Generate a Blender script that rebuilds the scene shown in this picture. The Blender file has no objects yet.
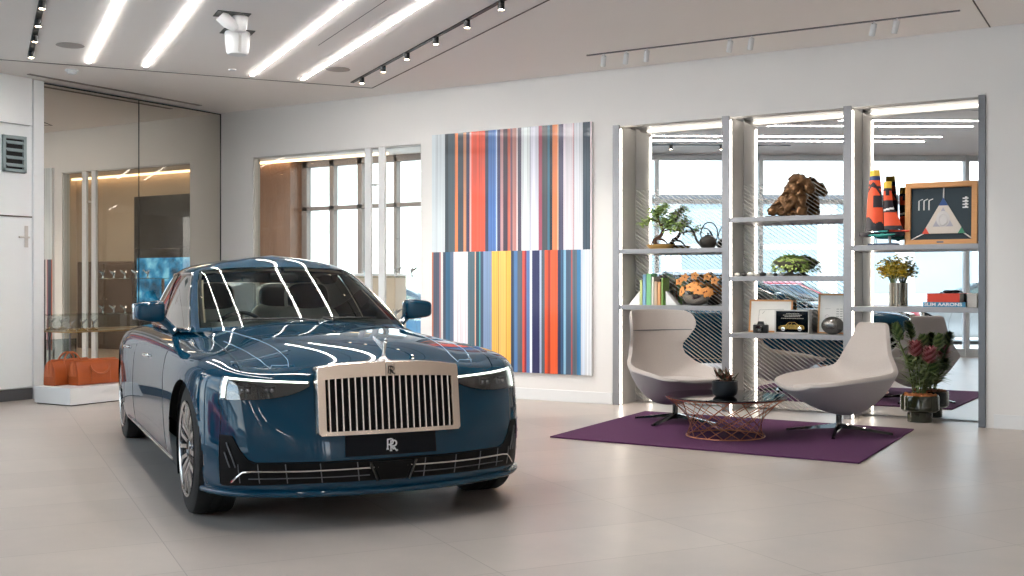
LEDK = 42.0
import bpy, bmesh, math, random
import numpy as np
from mathutils import Vector, Matrix
from mathutils.bvhtree import BVHTree
random.seed(7)
SC = bpy.context.scene
COL = SC.collection
PI = math.pi
R = math.radians

# ------------------------------------------------------------------ materials
def lin(h, g=1.0):
    h = h.lstrip('#')
    v = [int(h[i:i+2], 16)/255 for i in (0, 2, 4)]
    return tuple((c/12.92 if c <= .04045 else ((c+.055)/1.055)**2.4)*g for c in v) + (1.0,)

def mat(name, col, rough=.5, metal=0., coat=0., noise=0., nscale=20., bump=0., bscale=200., spec=.5, trans=0., sheen=0., emit=0., ior=1.45, stretch=None):
    m = bpy.data.materials.new(name); m.use_nodes = True
    nt = m.node_tree; b = nt.nodes['Principled BSDF']
    c = lin(col) if isinstance(col, str) else col
    b.inputs['Base Color'].default_value = c
    b.inputs['Roughness'].default_value = rough
    b.inputs['Metallic'].default_value = metal
    b.inputs['Coat Weight'].default_value = coat
    b.inputs['Coat Roughness'].default_value = .03
    b.inputs['Specular IOR Level'].default_value = spec
    b.inputs['Transmission Weight'].default_value = trans
    b.inputs['Sheen Weight'].default_value = sheen
    b.inputs['IOR'].default_value = ior
    if emit:
        b.inputs['Emission Color'].default_value = c
        b.inputs['Emission Strength'].default_value = emit
    if noise or bump:
        tc = nt.nodes.new('ShaderNodeTexCoord')
        src = tc.outputs['Object']
        if stretch:
            mp = nt.nodes.new('ShaderNodeMapping'); mp.inputs['Scale'].default_value = stretch
            nt.links.new(src, mp.inputs['Vector']); src = mp.outputs['Vector']
    if noise:
        n = nt.nodes.new('ShaderNodeTexNoise'); n.inputs['Scale'].default_value = nscale; n.inputs['Detail'].default_value = 4
        nt.links.new(src, n.inputs['Vector'])
        mx = nt.nodes.new('ShaderNodeMix'); mx.data_type = 'RGBA'
        mx.inputs['A'].default_value = tuple(x*(1-noise) for x in c[:3])+(1,)
        mx.inputs['B'].default_value = tuple(min(1, x*(1+noise)) for x in c[:3])+(1,)
        nt.links.new(n.outputs['Fac'], mx.inputs['Factor']); nt.links.new(mx.outputs['Result'], b.inputs['Base Color'])
    if bump:
        n2 = nt.nodes.new('ShaderNodeTexNoise'); n2.inputs['Scale'].default_value = bscale
        nt.links.new(src, n2.inputs['Vector'])
        bp = nt.nodes.new('ShaderNodeBump'); bp.inputs['Strength'].default_value = bump; bp.inputs['Distance'].default_value = .01
        nt.links.new(n2.outputs['Fac'], bp.inputs['Height']); nt.links.new(bp.outputs['Normal'], b.inputs['Normal'])
    return m

def emis(name, col, s):
    m = bpy.data.materials.new(name); m.use_nodes = True
    nt = m.node_tree; nt.nodes.clear()
    e = nt.nodes.new('ShaderNodeEmission'); e.inputs['Color'].default_value = lin(col); e.inputs['Strength'].default_value = s
    o = nt.nodes.new('ShaderNodeOutputMaterial'); nt.links.new(e.outputs[0], o.inputs[0])
    return m

def glass(name, tint='#ffffff', refl=1.0, rough=0.0, base=.0):
    """thin sheet glass: clear (tinted) with a Fresnel mirror on top"""
    m = bpy.data.materials.new(name); m.use_nodes = True
    nt = m.node_tree; nt.nodes.clear(); N = nt.nodes.new
    t = N('ShaderNodeBsdfTransparent'); t.inputs['Color'].default_value = lin(tint)
    g = N('ShaderNodeBsdfGlossy'); g.inputs['Roughness'].default_value = rough
    f = N('ShaderNodeFresnel'); f.inputs['IOR'].default_value = 1.5
    mu = N('ShaderNodeMath'); mu.operation = 'MULTIPLY_ADD'; mu.inputs[1].default_value = refl; mu.inputs[2].default_value = base; mu.use_clamp = True
    nt.links.new(f.outputs[0], mu.inputs[0])
    mx = N('ShaderNodeMixShader'); o = N('ShaderNodeOutputMaterial')
    nt.links.new(mu.outputs[0], mx.inputs[0]); nt.links.new(t.outputs[0], mx.inputs[1]); nt.links.new(g.outputs[0], mx.inputs[2])
    nt.links.new(mx.outputs[0], o.inputs[0])
    return m

M = {}
M['wall'] = mat('white_wall_paint', '#e8e6e4', .5, noise=.015, nscale=3)
M['ceil'] = mat('warm_white_ceiling', '#f7f2ee', .65, noise=.012, nscale=2)
M['white'] = mat('white_lacquer', '#e6e7e8', .3, noise=.01, nscale=5)
M['wgloss'] = mat('white_glossy_door', '#f3f8fb', .25, coat=.4, noise=.01, nscale=4)
M['dark'] = mat('black_plastic', '#0c0d0f', .35, noise=.1, nscale=40)
M['blackgloss'] = mat('black_gloss', '#050506', .08, coat=1, noise=.05)
M['blackmatte'] = mat('black_matte', '#08080a', .7, noise=.1)
M['groove'] = mat('shadow_gap', '#5d5754', .8, noise=.05)
M['grey'] = mat('grey_metal', '#cac8c5', .42, metal=.1, noise=.04, nscale=30, stretch=(1, 1, .05))
M['shelfgrey'] = mat('satin_shelf_metal', '#97979a', .4, metal=.3, noise=.04, nscale=30)
M['greyd'] = mat('dark_grey_metal', '#6c6d71', .4, metal=.6, noise=.04, nscale=30)
M['chrome'] = mat('chrome', '#d9d6d2', .06, metal=1, noise=.01)
M['satin'] = mat('satin_chrome', '#cfc3b8', .17, metal=1, noise=.02)
M['alu'] = mat('polished_alloy', '#c9c9cb', .12, metal=1, noise=.03)
M['paint'] = mat('petrol_blue_paint', (.0016, .040, .082, 1), .5, metal=.0, coat=1., noise=.05, nscale=3, spec=.0)
M['rubber'] = mat('tyre_rubber', '#151617', .75, noise=.15, nscale=60, bump=.15)
M['led'] = emis('led_light', '#fffaf4', LEDK)
M['ledshelf'] = emis('shelf_led', '#fff4e6', 12)
M['spot'] = emis('spot_lens', '#ffe2bd', 25)
M['drl'] = emis('daytime_light', '#f4fff0', 4.5)
M['glass'] = glass('clear_glass', '#f4faf8', 1.0)
M['carglass'] = glass('car_glass', '#dce4e1', .42)
M['carside'] = glass('car_side_glass', '#8a9490', 1.8, base=.12)
M['lens'] = glass('headlight_lens', '#e0e4e6', 1.5, base=.10)
M['smoke'] = glass('bronze_smoked_glass', '#7a6860', 1.6, base=.14)
M['beige'] = mat('cream_leather', '#d8c6a8', .5, noise=.04)
M['ivory'] = mat('ivory_leather', '#d8d3c8', .5, noise=.04)
M['seat'] = mat('charcoal_leather', '#1e1f24', .5, noise=.1)
M['wood'] = mat('walnut_panel', '#7d5d49', .4, noise=.25, nscale=4, stretch=(8, 8, .5))
M['oak'] = mat('oak_frame', '#d39a63', .45, noise=.14, nscale=6, stretch=(2, 12, 12))
M['tan'] = mat('tan_wall_finish', '#b5a798', .6, noise=.03)
M['brown'] = mat('brown_cabinet', '#574539', .5, noise=.08, nscale=4)
M['leather'] = mat('cognac_leather', '#9d4a1f', .42, noise=.15, nscale=12, bump=.12, bscale=150)
M['leatherl'] = mat('light_cognac_leather', '#b0603a', .45, noise=.1, nscale=12)
M['fabric'] = mat('light_grey_wool', '#b5aca6', .9, noise=.06, nscale=90, bump=.12, bscale=500, sheen=.3)
M['fabricd'] = mat('grey_wool_shell', '#aaa6a6', .9, noise=.06, nscale=90, bump=.12, bscale=500, sheen=.3)  # same wool; shade on the outer shell put into a darker tone
M['copper'] = mat('copper_wire', '#d69474', .3, metal=1, noise=.05)
M['rug'] = mat('purple_wool_rug', '#522850', .95, noise=.15, nscale=60, bump=.4, bscale=400)
M['gold'] = mat('gold', '#d0a45c', .22, metal=1, noise=.05)

_pb = M['paint'].node_tree.nodes['Principled BSDF']; _pb.inputs['Coat IOR'].default_value = 1.52; _pb.inputs['Coat Weight'].default_value = 1.0; _pb.inputs['Coat Roughness'].default_value = .015

def floor_mat():
    m = bpy.data.materials.new('stone_floor_tiles'); m.use_nodes = True
    nt = m.node_tree; b = nt.nodes['Principled BSDF']; N = nt.nodes.new; L = nt.links.new
    tc = N('ShaderNodeTexCoord'); mp = N('ShaderNodeMapping')
    mp.inputs['Rotation'].default_value = (0, 0, R(33)); mp.inputs['Location'].default_value = (-.10, .60, 0)
    L(tc.outputs['Object'], mp.inputs['Vector'])
    br = N('ShaderNodeTexBrick'); br.offset = 0.0; br.squash = 1.0
    br.inputs['Scale'].default_value = 1.0; br.inputs['Mortar Size'].default_value = .0028; br.inputs['Mortar Smooth'].default_value = .3
    br.inputs['Brick Width'].default_value = .63; br.inputs['Row Height'].default_value = 1.26; br.inputs['Bias'].default_value = 0
    br.inputs['Color1'].default_value = lin('#bdb4ad'); br.inputs['Color2'].default_value = lin('#b6ada7'); br.inputs['Mortar'].default_value = lin('#9a928c')
    L(mp.outputs[0], br.inputs['Vector'])
    n = N('ShaderNodeTexNoise'); n.inputs['Scale'].default_value = 2.2; n.inputs['Detail'].default_value = 8; n.inputs['Roughness'].default_value = .65
    L(tc.outputs['Object'], n.inputs['Vector'])
    cr = N('ShaderNodeValToRGB'); cr.color_ramp.elements[0].position = .3; cr.color_ramp.elements[1].position = .75
    cr.color_ramp.elements[0].color = (.86, .86, .86, 1); cr.color_ramp.elements[1].color = (1.06, 1.05, 1.04, 1)
    L(n.outputs['Fac'], cr.inputs[0])
    mx = N('ShaderNodeMix'); mx.data_type = 'RGBA'; mx.blend_type = 'MULTIPLY'; mx.inputs['Factor'].default_value = 1
    L(br.outputs['Color'], mx.inputs['A']); L(cr.outputs['Color'], mx.inputs['B']); L(mx.outputs['Result'], b.inputs['Base Color'])
    rr = N('ShaderNodeMapRange'); rr.inputs['To Min'].default_value = .26; rr.inputs['To Max'].default_value = .42
    L(n.outputs['Fac'], rr.inputs['Value']); L(rr.outputs[0], b.inputs['Roughness'])
    b.inputs['Specular IOR Level'].default_value = .55
    return m
M['floor'] = floor_mat()

def mirror_mat(name, tint, stripes=False, rough=.0):
    m = bpy.data.materials.new(name); m.use_nodes = True
    nt = m.node_tree; nt.nodes.clear(); N = nt.nodes.new; L = nt.links.new
    g = N('ShaderNodeBsdfGlossy'); g.inputs['Color'].default_value = lin(tint); g.inputs['Roughness'].default_value = rough
    o = N('ShaderNodeOutputMaterial')
    if not stripes:
        L(g.outputs[0], o.inputs[0]); return m
    # fine slanting white lines printed on the mirror
    tc = N('ShaderNodeTexCoord'); sp = N('ShaderNodeSeparateXYZ'); L(tc.outputs['Object'], sp.inputs[0])
    def math_(op, a, b_=None, c=None):
        k = N('ShaderNodeMath'); k.operation = op
        for i, v in enumerate((a, b_, c)):
            if v is None: continue
            if isinstance(v, (int, float)): k.inputs[i].default_value = v
            else: L(v, k.inputs[i])
        return k.outputs[0]
    s = math_('MULTIPLY_ADD', sp.outputs['Z'], 1.45, sp.outputs['X'])
    fr = math_('FRACT', math_('MULTIPLY', s, 17.0))
    ln = math_('LESS_THAN', fr, .26)
    zlo = math_('LESS_THAN', sp.outputs['Z'], 2.32)
    fac = math_('MULTIPLY', math_('MULTIPLY', ln, zlo), .62)
    d = N('ShaderNodeBsdfDiffuse'); d.inputs['Color'].default_value = lin('#d8d6d2')
    mx = N('ShaderNodeMixShader'); L(fac, mx.inputs[0]); L(g.outputs[0], mx.inputs[1]); L(d.outputs[0], mx.inputs[2]); L(mx.outputs[0], o.inputs[0])
    return m
M['mirror'] = mirror_mat('bronze_tint_mirror', '#d6d0c6')
M['mirrorline'] = mirror_mat('lined_mirror', '#e9eaea', True)
M['mirrorplain'] = mirror_mat('plain_mirror', '#e9eaea')

# ------------------------------------------------------------------ mesh helpers
class MB:
    def __init__(s): s.v = []; s.f = []; s.m = []; s.col = []
    def add(s, vs, fs, mi=0):
        o = len(s.v); s.v += [tuple(map(float, p)) for p in vs]; s.f += [tuple(i+o for i in f) for f in fs]; s.m += [mi]*len(fs); return s
    def box(s, lo, hi, mi=0, rot=None, c=None):
        (a, b, c0), (d, e, f) = lo, hi
        vs = [(a,b,c0),(d,b,c0),(d,e,c0),(a,e,c0),(a,b,f),(d,b,f),(d,e,f),(a,e,f)]
        if rot is not None:
            cc = Vector(c) if c is not None else Vector(((a+d)/2,(b+e)/2,(c0+f)/2))
            vs = [tuple(rot @ (Vector(p)-cc)+cc) for p in vs]
        return s.add(vs, [(0,3,2,1),(4,5,6,7),(0,1,5,4),(1,2,6,5),(2,3,7,6),(3,0,4,7)], mi)
    def grid(s, P, cu=False, cv=False, mi=0):
        P = np.asarray(P); n, m = P.shape[:2]; vs = P.reshape(-1, 3); fs = []
        for i in range(n if cu else n-1):
            for j in range(m if cv else m-1):
                a = i*m+j; b = i*m+(j+1) % m; c = ((i+1) % n)*m+(j+1) % m; d = ((i+1) % n)*m+j
                fs.append((a, b, c, d))
        return s.add(vs, fs, mi)
    def lathe(s, prof, n=32, c=(0,0,0), axis='z', mi=0, cap=True, a0=0, a1=2*PI, sx=1, sy=1):
        full = abs(a1-a0-2*PI) < 1e-6; k = n if full else n+1
        P = []
        for r, h in prof:
            row = []
            for i in range(k):
                a = a0+(a1-a0)*i/n; x, y = r*math.cos(a)*sx, r*math.sin(a)*sy
                p = (x, y, h) if axis == 'z' else ((x, h, y) if axis == 'y' else (h, x, y))
                row.append((p[0]+c[0], p[1]+c[1], p[2]+c[2]))
            P.append(row)
        o = len(s.v); s.grid(P, cv=full, mi=mi)
        if cap and full:
            if prof[0][0] > 1e-5: s.f.append(tuple(o+i for i in reversed(range(k)))); s.m.append(mi)
            if prof[-1][0] > 1e-5: s.f.append(tuple(o+(len(prof)-1)*k+i for i in range(k))); s.m.append(mi)
        return s
    def tube(s, pts, r, n=8, closed=False, mi=0, cap=True):
        pts = [Vector(p) for p in pts]; k = len(pts); rs = r if hasattr(r, '__len__') else [r]*k
        P = []; up = None
        for i, p in enumerate(pts):
            a = pts[(i-1) % k] if (closed or i > 0) else p; b = pts[(i+1) % k] if (closed or i < k-1) else p
            t = (b-a).normalized() if (b-a).length > 1e-9 else Vector((0,0,1))
            if up is None: up = Vector((0,0,1)) if abs(t.z) < .9 else Vector((1,0,0))
            u = (up-t*up.dot(t)); u = u.normalized() if u.length > 1e-6 else t.orthogonal().normalized()
            w = t.cross(u); up = u
            P.append([tuple(p+(u*math.cos(2*PI*j/n)+w*math.sin(2*PI*j/n))*rs[i]) for j in range(n)])
        o = len(s.v); s.grid(P, cu=closed, cv=True, mi=mi)
        if cap and not closed:
            s.f.append(tuple(o+j for j in reversed(range(n)))); s.m.append(mi)
            s.f.append(tuple(o+(k-1)*n+j for j in range(n))); s.m.append(mi)
        return s
    def prism(s, poly, h0, h1, axis='z', mi=0):
        n = len(poly)
        def mk(p, h): return {'z': (p[0], p[1], h), 'y': (p[0], h, p[1]), 'x': (h, p[0], p[1])}[axis]
        vs = [mk(p, h0) for p in poly]+[mk(p, h1) for p in poly]
        fs = [tuple(reversed(range(n))), tuple(range(n, 2*n))]+[(i, (i+1) % n, n+(i+1) % n, n+i) for i in range(n)]
        return s.add(vs, fs, mi)
    def ball(s, c, r, n=16, m=10, mi=0, sq=1.0):
        c = Vector(c); rr = r if hasattr(r, '__len__') else (r, r, r); P = []
        f = lambda t: math.copysign(abs(t)**sq, t)
        for i in range(m+1):
            ph = PI*i/m-PI/2
            P.append([(c.x+rr[0]*f(math.cos(ph))*f(math.cos(2*PI*j/n)), c.y+rr[1]*f(math.cos(ph))*f(math.sin(2*PI*j/n)), c.z+rr[2]*f(math.sin(ph))) for j in range(n)])
        return s.grid(P, cv=True, mi=mi)

def link(o, parent=None):
    COL.objects.link(o)
    if parent is not None: o.parent = parent
    return o

def build(name, mb, mats, parent=None, smooth=35, bevel=0, seg=2, loc=None, rot=None, subsurf=0, recalc=True):
    me = bpy.data.meshes.new(name); me.from_pydata(mb.v, [], mb.f)
    if not isinstance(mats, (list, tuple)): mats = [mats]
    for m in mats: me.materials.append(m)
    if len(mats) > 1: me.polygons.foreach_set('material_index', mb.m)
    if recalc:
        bm = bmesh.new(); bm.from_mesh(me)
        bmesh.ops.remove_doubles(bm, verts=bm.verts, dist=1e-6)
        bmesh.ops.recalc_face_normals(bm, faces=bm.faces)
        bm.to_mesh(me); bm.free()
    if smooth:
        me.polygons.foreach_set('use_smooth', [True]*len(me.polygons))
        if smooth < 180: me.set_sharp_from_angle(angle=R(smooth))
    me.update()
    o = bpy.data.objects.new(name, me); link(o, parent)
    if loc is not None: o.location = loc
    if rot is not None: o.rotation_euler = rot
    if bevel:
        b = o.modifiers.new('edge', 'BEVEL'); b.width = bevel; b.segments = seg; b.limit_method = 'ANGLE'; b.angle_limit = R(40)
    if subsurf:
        b = o.modifiers.new('sub', 'SUBSURF'); b.levels = subsurf; b.render_levels = subsurf
    return o

def tag(o, label, cat, group=None, kind=None):
    o['label'] = label; o['category'] = cat
    if group: o['group'] = group
    if kind: o['kind'] = kind
    return o

def thing(name, label, cat, loc=(0,0,0), rz=0, group=None):
    o = bpy.data.objects.new(name, None); o.empty_display_size = .1; COL.objects.link(o)
    o.location = loc; o.rotation_euler = (0, 0, rz)
    return tag(o, label, cat, group)

def struct(name, mb, m, parent=None, **k):
    o = build(name, mb, m, parent, **k)
    if parent is None: o['kind'] = 'structure'
    return o

def copy_tree(o, parent=None):
    c = o.copy(); COL.objects.link(c)
    if parent is not None: c.parent = parent
    for ch in list(o.children): copy_tree(ch, c)
    return c

def text_mesh(txt, size, extrude=.0005, bold=0.0):
    cu = bpy.data.curves.new('lettering', 'FONT'); cu.body = txt; cu.size = size; cu.extrude = extrude; cu.offset = bold
    cu.align_x = 'CENTER'; cu.align_y = 'CENTER'
    o = bpy.data.objects.new('lettering', cu); COL.objects.link(o)
    dg = bpy.context.evaluated_depsgraph_get(); me = bpy.data.meshes.new_from_object(o.evaluated_get(dg))
    mb = MB(); mb.add([tuple(v.co) for v in me.vertices], [tuple(p.vertices) for p in me.polygons])
    bpy.data.objects.remove(o); bpy.data.curves.remove(cu); bpy.data.meshes.remove(me)
    return mb

def xform(mb, mtx):
    mb.v = [tuple(mtx @ Vector(p)) for p in mb.v]; return mb
SKY, SPOTK, EXPO, SUN = 3.4, 1.4, 0.68, 3.5
# ------------------------------------------------------------------ the room
CH = 3.59                    # ceiling height
LX = -11.10                  # plane of the mirror / door wall
HD = Vector((math.cos(R(-33)), math.sin(R(-33)), 0))     # direction shared by facade, ceiling lights and car
HN = Vector((-HD.y, HD.x, 0))                            # to the room side of the facade
FV = -9.85                   # facade offset along HN
def fac(u, off=0., z=0.):    # point on the facade line
    p = HD*u+HN*(FV+off); return (p.x, p.y, z)
U0 = (LX-HN.x*FV)/HD.x       # where the facade meets the mirror wall
U1 = 13.5

# floor: polygon of the showroom
pA = fac(U0-.2); pB = fac(U1)
mb = MB(); poly = [(LX-.2, .6), (LX-.2, pA[1]-.2), (pB[0], pB[1]), (7.2, pB[1]), (7.2, .6)]
mb.prism(poly, -.06, 0.0); struct('floor', mb, M['floor'], smooth=0)
mb = MB(); mb.prism(poly, CH, CH+.12)
struct('ceiling', mb, M['ceil'], smooth=0)

# main wall with two openings: glazed one and shelving niche
WX0, WX1, WZ0, WZ1 = -10.51, -7.785, .04, 2.965
NX0, NX1, NZ1 = -5.25, -1.54, 2.975
NY = .41
mb = MB()
T = .13
mb.box((LX-.2, 0, 0), (WX0, T, CH)); mb.box((WX0, 0, WZ1), (WX1, T, CH)); mb.box((WX0, 0, 0), (WX1, T, WZ0))
mb.box((WX1, 0, 0), (NX0, T, CH)); mb.box((NX0, 0, NZ1), (NX1, T, CH)); mb.box((NX1, 0, 0), (7.2, T, CH))
struct('wall_back', mb, M['wall'], smooth=0)
# niche carcass behind the wall
mb = MB(); mb.box((NX0-.06, T, 0), (NX0, NY+.08, NZ1+.1)); mb.box((NX1, T, 0), (NX1+.06, NY+.08, NZ1+.1)); mb.box((NX0-.06, NY+.03, 0), (NX1+.06, NY+.08, NZ1+.1)); mb.box((NX0, T, NZ1+.06), (NX1, NY+.03, NZ1+.1))
struct('wall_niche', mb, M['wall'], smooth=0)
mb = MB()
mb.box((WX1+.02, -.012, 0), (NX0-.005, 0, .125)); struct('baseboard_back', mb, M['white'], bevel=.003)
mb = MB(); mb.box((NX1+.065, -.012, 0), (7.2, 0, .125)); struct('baseboard_right', mb, M['white'], bevel=.003)
# left wall: white service wall with door, vent and bulkhead, then the mirror
yF = fac(U0)[1]
mb = MB(); mb.box((LX-.2, -2.70, 0), (LX-.03, .13, CH)); mb.box((LX-.2, yF-.3, 0), (LX, -2.86, CH))
struct('wall_left', mb, M['wgloss'], smooth=0)
mb = MB(); mb.box((LX-.12, -2.86, 0), (LX+.035, -2.725, CH)); struct('trim_1', mb, M['wgloss'], bevel=.006)
mb = MB(); mb.box((LX, yF, 3.06), (LX+.07, -2.90, CH)); struct('trim_2', mb, M['wgloss'], bevel=.004)
mb = MB(); mb.box((LX, yF, 0), (LX+.02, -2.862, .125)); struct('baseboard_left', mb, M['greyd'], bevel=.003)
mb = MB(); mb.box((LX, -3.86, .135), (LX+.022, -2.895, 2.02)); d = struct('door_1', mb, M['wgloss'], bevel=.004)
mb = MB(); mb.box((LX+.022, -2.965, 1.70), (LX+.03, -2.925, 1.94)); mb.tube([(LX+.03, -2.945, 1.81), (LX+.075, -2.945, 1.81)], .011, 10); mb.tube([(LX+.075, -2.94, 1.81), (LX+.075, -3.07, 1.81)], .010, 10)
build('door_handle', mb, M['grey'], d)
mb = MB(); mb.box((LX, -3.9, 2.035), (LX+.012, -2.862, 2.05)); struct('trim_3', mb, M['groove'])
mb = MB()
y0, y1, z0, z1 = -3.23, -2.945, 2.53, 2.93
mb.box((LX, y0, z0), (LX+.03, y0+.035, z1)); mb.box((LX, y1-.035, z0), (LX+.03, y1, z1)); mb.box((LX, y0, z0), (LX+.03, y1, z0+.035)); mb.box((LX, y0, z1-.035), (LX+.03, y1, z1))
v = build('air_vent', mb, mat('grey_vent_frame', '#9fb0b4', .4, noise=.03), bevel=.003); tag(v, 'pale grey louvred air vent above the white door by the window wall', 'air vent')
mb = MB(); mb.box((LX, y0+.03, z0+.03), (LX+.004, y1-.03, z1-.03)); build('vent_recess', mb, M['dark'], v)
for k in range(4):
    mb = MB(); zc = z0+.075+k*.083
    mb.box((LX+.004, y0+.034, zc-.004), (LX+.06, y1-.034, zc+.004), rot=Matrix.Rotation(R(38), 3, 'Y')); build('louvre', mb, bpy.data.materials['grey_vent_frame'], v)

# tall mirror in two panes
for k, (a, b) in enumerate(((-2.72, -1.372), (-1.362, -.012))):
    mb = MB(); mb.box((LX-.03, a, .02), (LX, b, 3.565)); o = build('mirror_panel', mb, M['mirror'], smooth=0)
    tag(o, ('tall bronze-tinted wall mirror pane beside the white door frame' if k == 0 else 'tall bronze-tinted wall mirror pane reaching the room corner'), 'mirror', 'tall wall mirror')
mb = MB(); mb.box((LX-.03, -1.372, .02), (LX+.004, -1.362, 3.565)); mb.box((LX-.03, -2.72, 3.565), (LX+.004, 0, 3.578)); mb.box((LX-.03, -.012, .02), (LX+.006, 0, 3.578))
struct('trim_4', mb, M['dark'])

# facade: glass wall parallel to the car, from the mirror wall past the camera
def fbox(mb, u0, u1, o0, o1, z0, z1, mi=0):
    vs = [fac(u, o, z) for z in (z0, z1) for (u, o) in ((u0, o0), (u1, o0), (u1, o1), (u0, o1))]
    mb.add(vs, [(0,3,2,1),(4,5,6,7),(0,1,5,4),(1,2,6,5),(2,3,7,6),(3,0,4,7)], mi)
mb = MB(); fbox(mb, U0, U1, -.12, .0, 0, .14); fbox(mb, U0, U1, -.12, 0, CH-.10, CH+.1); fbox(mb, U0, U1, -.10, -.02, 2.72, 2.80)
nb = 11
for k in range(nb+1):
    u = U0+(U1-U0)*k/nb; fbox(mb, u-.035, u+.035, -.12, .03, 0, CH)
w1 = struct('window_1', mb, mat('white_curtain_wall_frame', '#c9cdd0', .4, noise=.02), smooth=0)
for k in range(nb):
    mb = MB(); ua, ub = U0+(U1-U0)*k/nb+.03, U0+(U1-U0)*(k+1)/nb-.03
    mb.add([fac(ua, -.06, .14), fac(ub, -.06, .14), fac(ub, -.06, CH-.1), fac(ua, -.06, CH-.1)], [(0,1,2,3)]); build('window_glass', mb, M['glass'], w1, smooth=0, recalc=False)
# right-hand end of the showroom
pB = fac(U1)
mb = MB(); mb.box((7.0, pB[1], 0), (7.2, 0, CH)); struct('wall_right', mb, mat('warm_white_wall', '#e6d9cf', .5, noise=.02), smooth=0)

# outside: forecourt
mb = MB(); mb.prism([(-60, -70), (60, -70), (60, 40), (-60, 40)], -.3, -.08); o = struct('ground', mb, mat('pale_paving', '#c9c8c5', .8, noise=.08, nscale=1.5), smooth=0)

# ---- ceiling fittings
def cz(x, y, z=CH): return (x, y, z)
def strip(name, a, b, w, h0, h1, m, par=None, ext=0.):
    a = Vector(a[:2]); b = Vector(b[:2]); d = (b-a).normalized(); n = Vector((-d.y, d.x))*w/2
    mb = MB(); q = [a-n, b-n, b+n, a+n]; mb.prism([(p.x, p.y) for p in q], h0, h1); return mb
g1 = strip('', (-10.40, -3.75), (-8.165, -.451), .022, CH-.003, CH+.01, None); g2 = strip('', (-8.165, -.451), (-1.0, -5.1), .016, CH-.003, CH+.01, None)
g3 = strip('', (-1.482, -1.09), (-1.506, 0), .012, CH-.003, CH+.01, None)
g1.add(g2.v, g2.f); g1.add(g3.v, g3.f)
g4 = strip('', (-7.15, -2.55), (-5.2, -3.78), .006, CH-.002, CH+.01, None); g1.add(g4.v, g4.f)
struct('trim_5', g1, M['groove'], smooth=0)
LED = [((-9.73, -3.17), 'outermost of four long LED lines, nearest the window wall'), ((-9.39, -2.72), 'second long LED ceiling line from the window wall'), ((-8.79, -1.77), 'third long LED ceiling line, in front of the hanging white device'), ((-8.48, -1.30), 'long LED ceiling line beside the black spotlight track')]
for (x, y), lab in LED:
    a = Vector((x, y)); b = a+Vector((HD.x, HD.y))*7.3
    t = thing('linear_light', lab, 'ceiling light', ((a.x+b.x)/2, (a.y+b.y)/2, CH), 0, 'LED lines in the ceiling')
    for nm, w, z0, z1, m in (('housing', .052, -.004, .01, M['white']), ('diffuser', .037, -.010, -.004, M['led'])):
        mb = strip('', a-Vector(t.location[:2]), b-Vector(t.location[:2]), w, z0, z1, None); build(nm, mb, m, t, smooth=0)

for k, (u_, v_) in enumerate(((9.2, -6.6), (9.2, -4.6), (9.2, -2.6), (9.2, -.6))):  # extra LED lines added out of view to brighten the showroom
    a = HD*u_+HN*v_; b = a+HD*4.2; c = (a+b)/2
    if b.x > 6.8: b = a+HD*((6.8-a.x)/HD.x); c = (a+b)/2
    t = thing('linear_light', 'long LED ceiling line over the seating side, '+('by the window wall', 'second from the window wall', 'third from the window wall', 'by the main wall')[k], 'ceiling light', (c.x, c.y, CH), 0, 'LED lines in the far ceiling')
    for nm, w, z0, z1, m in (('housing', .052, -.004, .01, M['white']), ('diffuser', .037, -.010, -.004, M['led'])):
        build(nm, strip('', (a-c).xy, (b-c).xy, w, z0, z1, None), m, t, smooth=0)

def track(lab, a, b, w, h, m, spots, kind, size):
    a = Vector(a); b = Vector(b); c = (a+b)/2
    t = thing('track_light', lab, 'track light', (c.x, c.y, CH))
    build('track', strip('', a-c, b-c, w, -h, .01, None), m, t, smooth=0)
    for k in spots:
        p = a+(b-a)*k-c
        mb = MB()
        if kind == 'lit':
            mb.lathe([(.026, -.075), (.028, -.07), (.028, -.012), (.02, -.005)], 16, (p.x, p.y, 0)); s_ = build('spotlight', mb, M['dark'], t)
            mb = MB(); mb.lathe([(.001, -.0765), (.023, -.0765), (.021, -.074)], 16, (p.x, p.y, 0)); build('lens', mb, M['spot'], s_)
        else:
            mb.tube([(p.x, p.y, 0), (p.x, p.y, -.035)], .008, 8)
            mb.tube([(p.x, p.y, -.03), (p.x-.03, p.y+.035, -.125)], .026, 12); build('spotlight', mb, M['white'], t)
    return t
track('black ceiling track with small lit spots ending near the ceiling corner joint', (-8.118, -.873), (-3.4, -3.95), .035, .012, M['dark'], [.064, .193, .32, .458, .588, .712, .85], 'lit', 1)
track('black ceiling track of lit spots beside the window wall', (-9.97, -3.68), (-5.6, -6.53), .05, .012, M['dark'], [.06, .21, .34, .47, .62, .78], 'lit', 1)
track('thin dark track with white cylinder spots above the shelving', (-5.148, -.803), (-1.628, -.798), .022, .01, M['greyd'], [.054, .124, .187, .428, .486, .80, .854], 'cyl', 1)
for (x, y), lab in (((-9.185, -3.80), 'round grey ceiling speaker near the window-side spot track'), ((-7.757, -1.544), 'round grey ceiling speaker beside the black spot track over the striped picture')):
    mb = MB(); mb.lathe([(.125, -.002), (.13, -.006), (.12, -.009), (.001, -.009)], 40); o = build('ceiling_speaker', mb, mat('speaker_grille', '#a8a29d', .7, noise=.1, nscale=150), loc=(x, y, CH)); tag(o, lab, 'speaker', 'round ceiling speakers')
mb = MB(); mb.lathe([(.07, .0), (.07, -.014), (.055, -.02), (.05, -.04), (.03, -.05), (.001, -.05)], 24); o = build('smoke_detector', mb, M['white'], loc=(-10.235, -2.986, CH)); tag(o, 'small white round smoke detector on the ceiling by the mirror wall', 'smoke detector')
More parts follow.
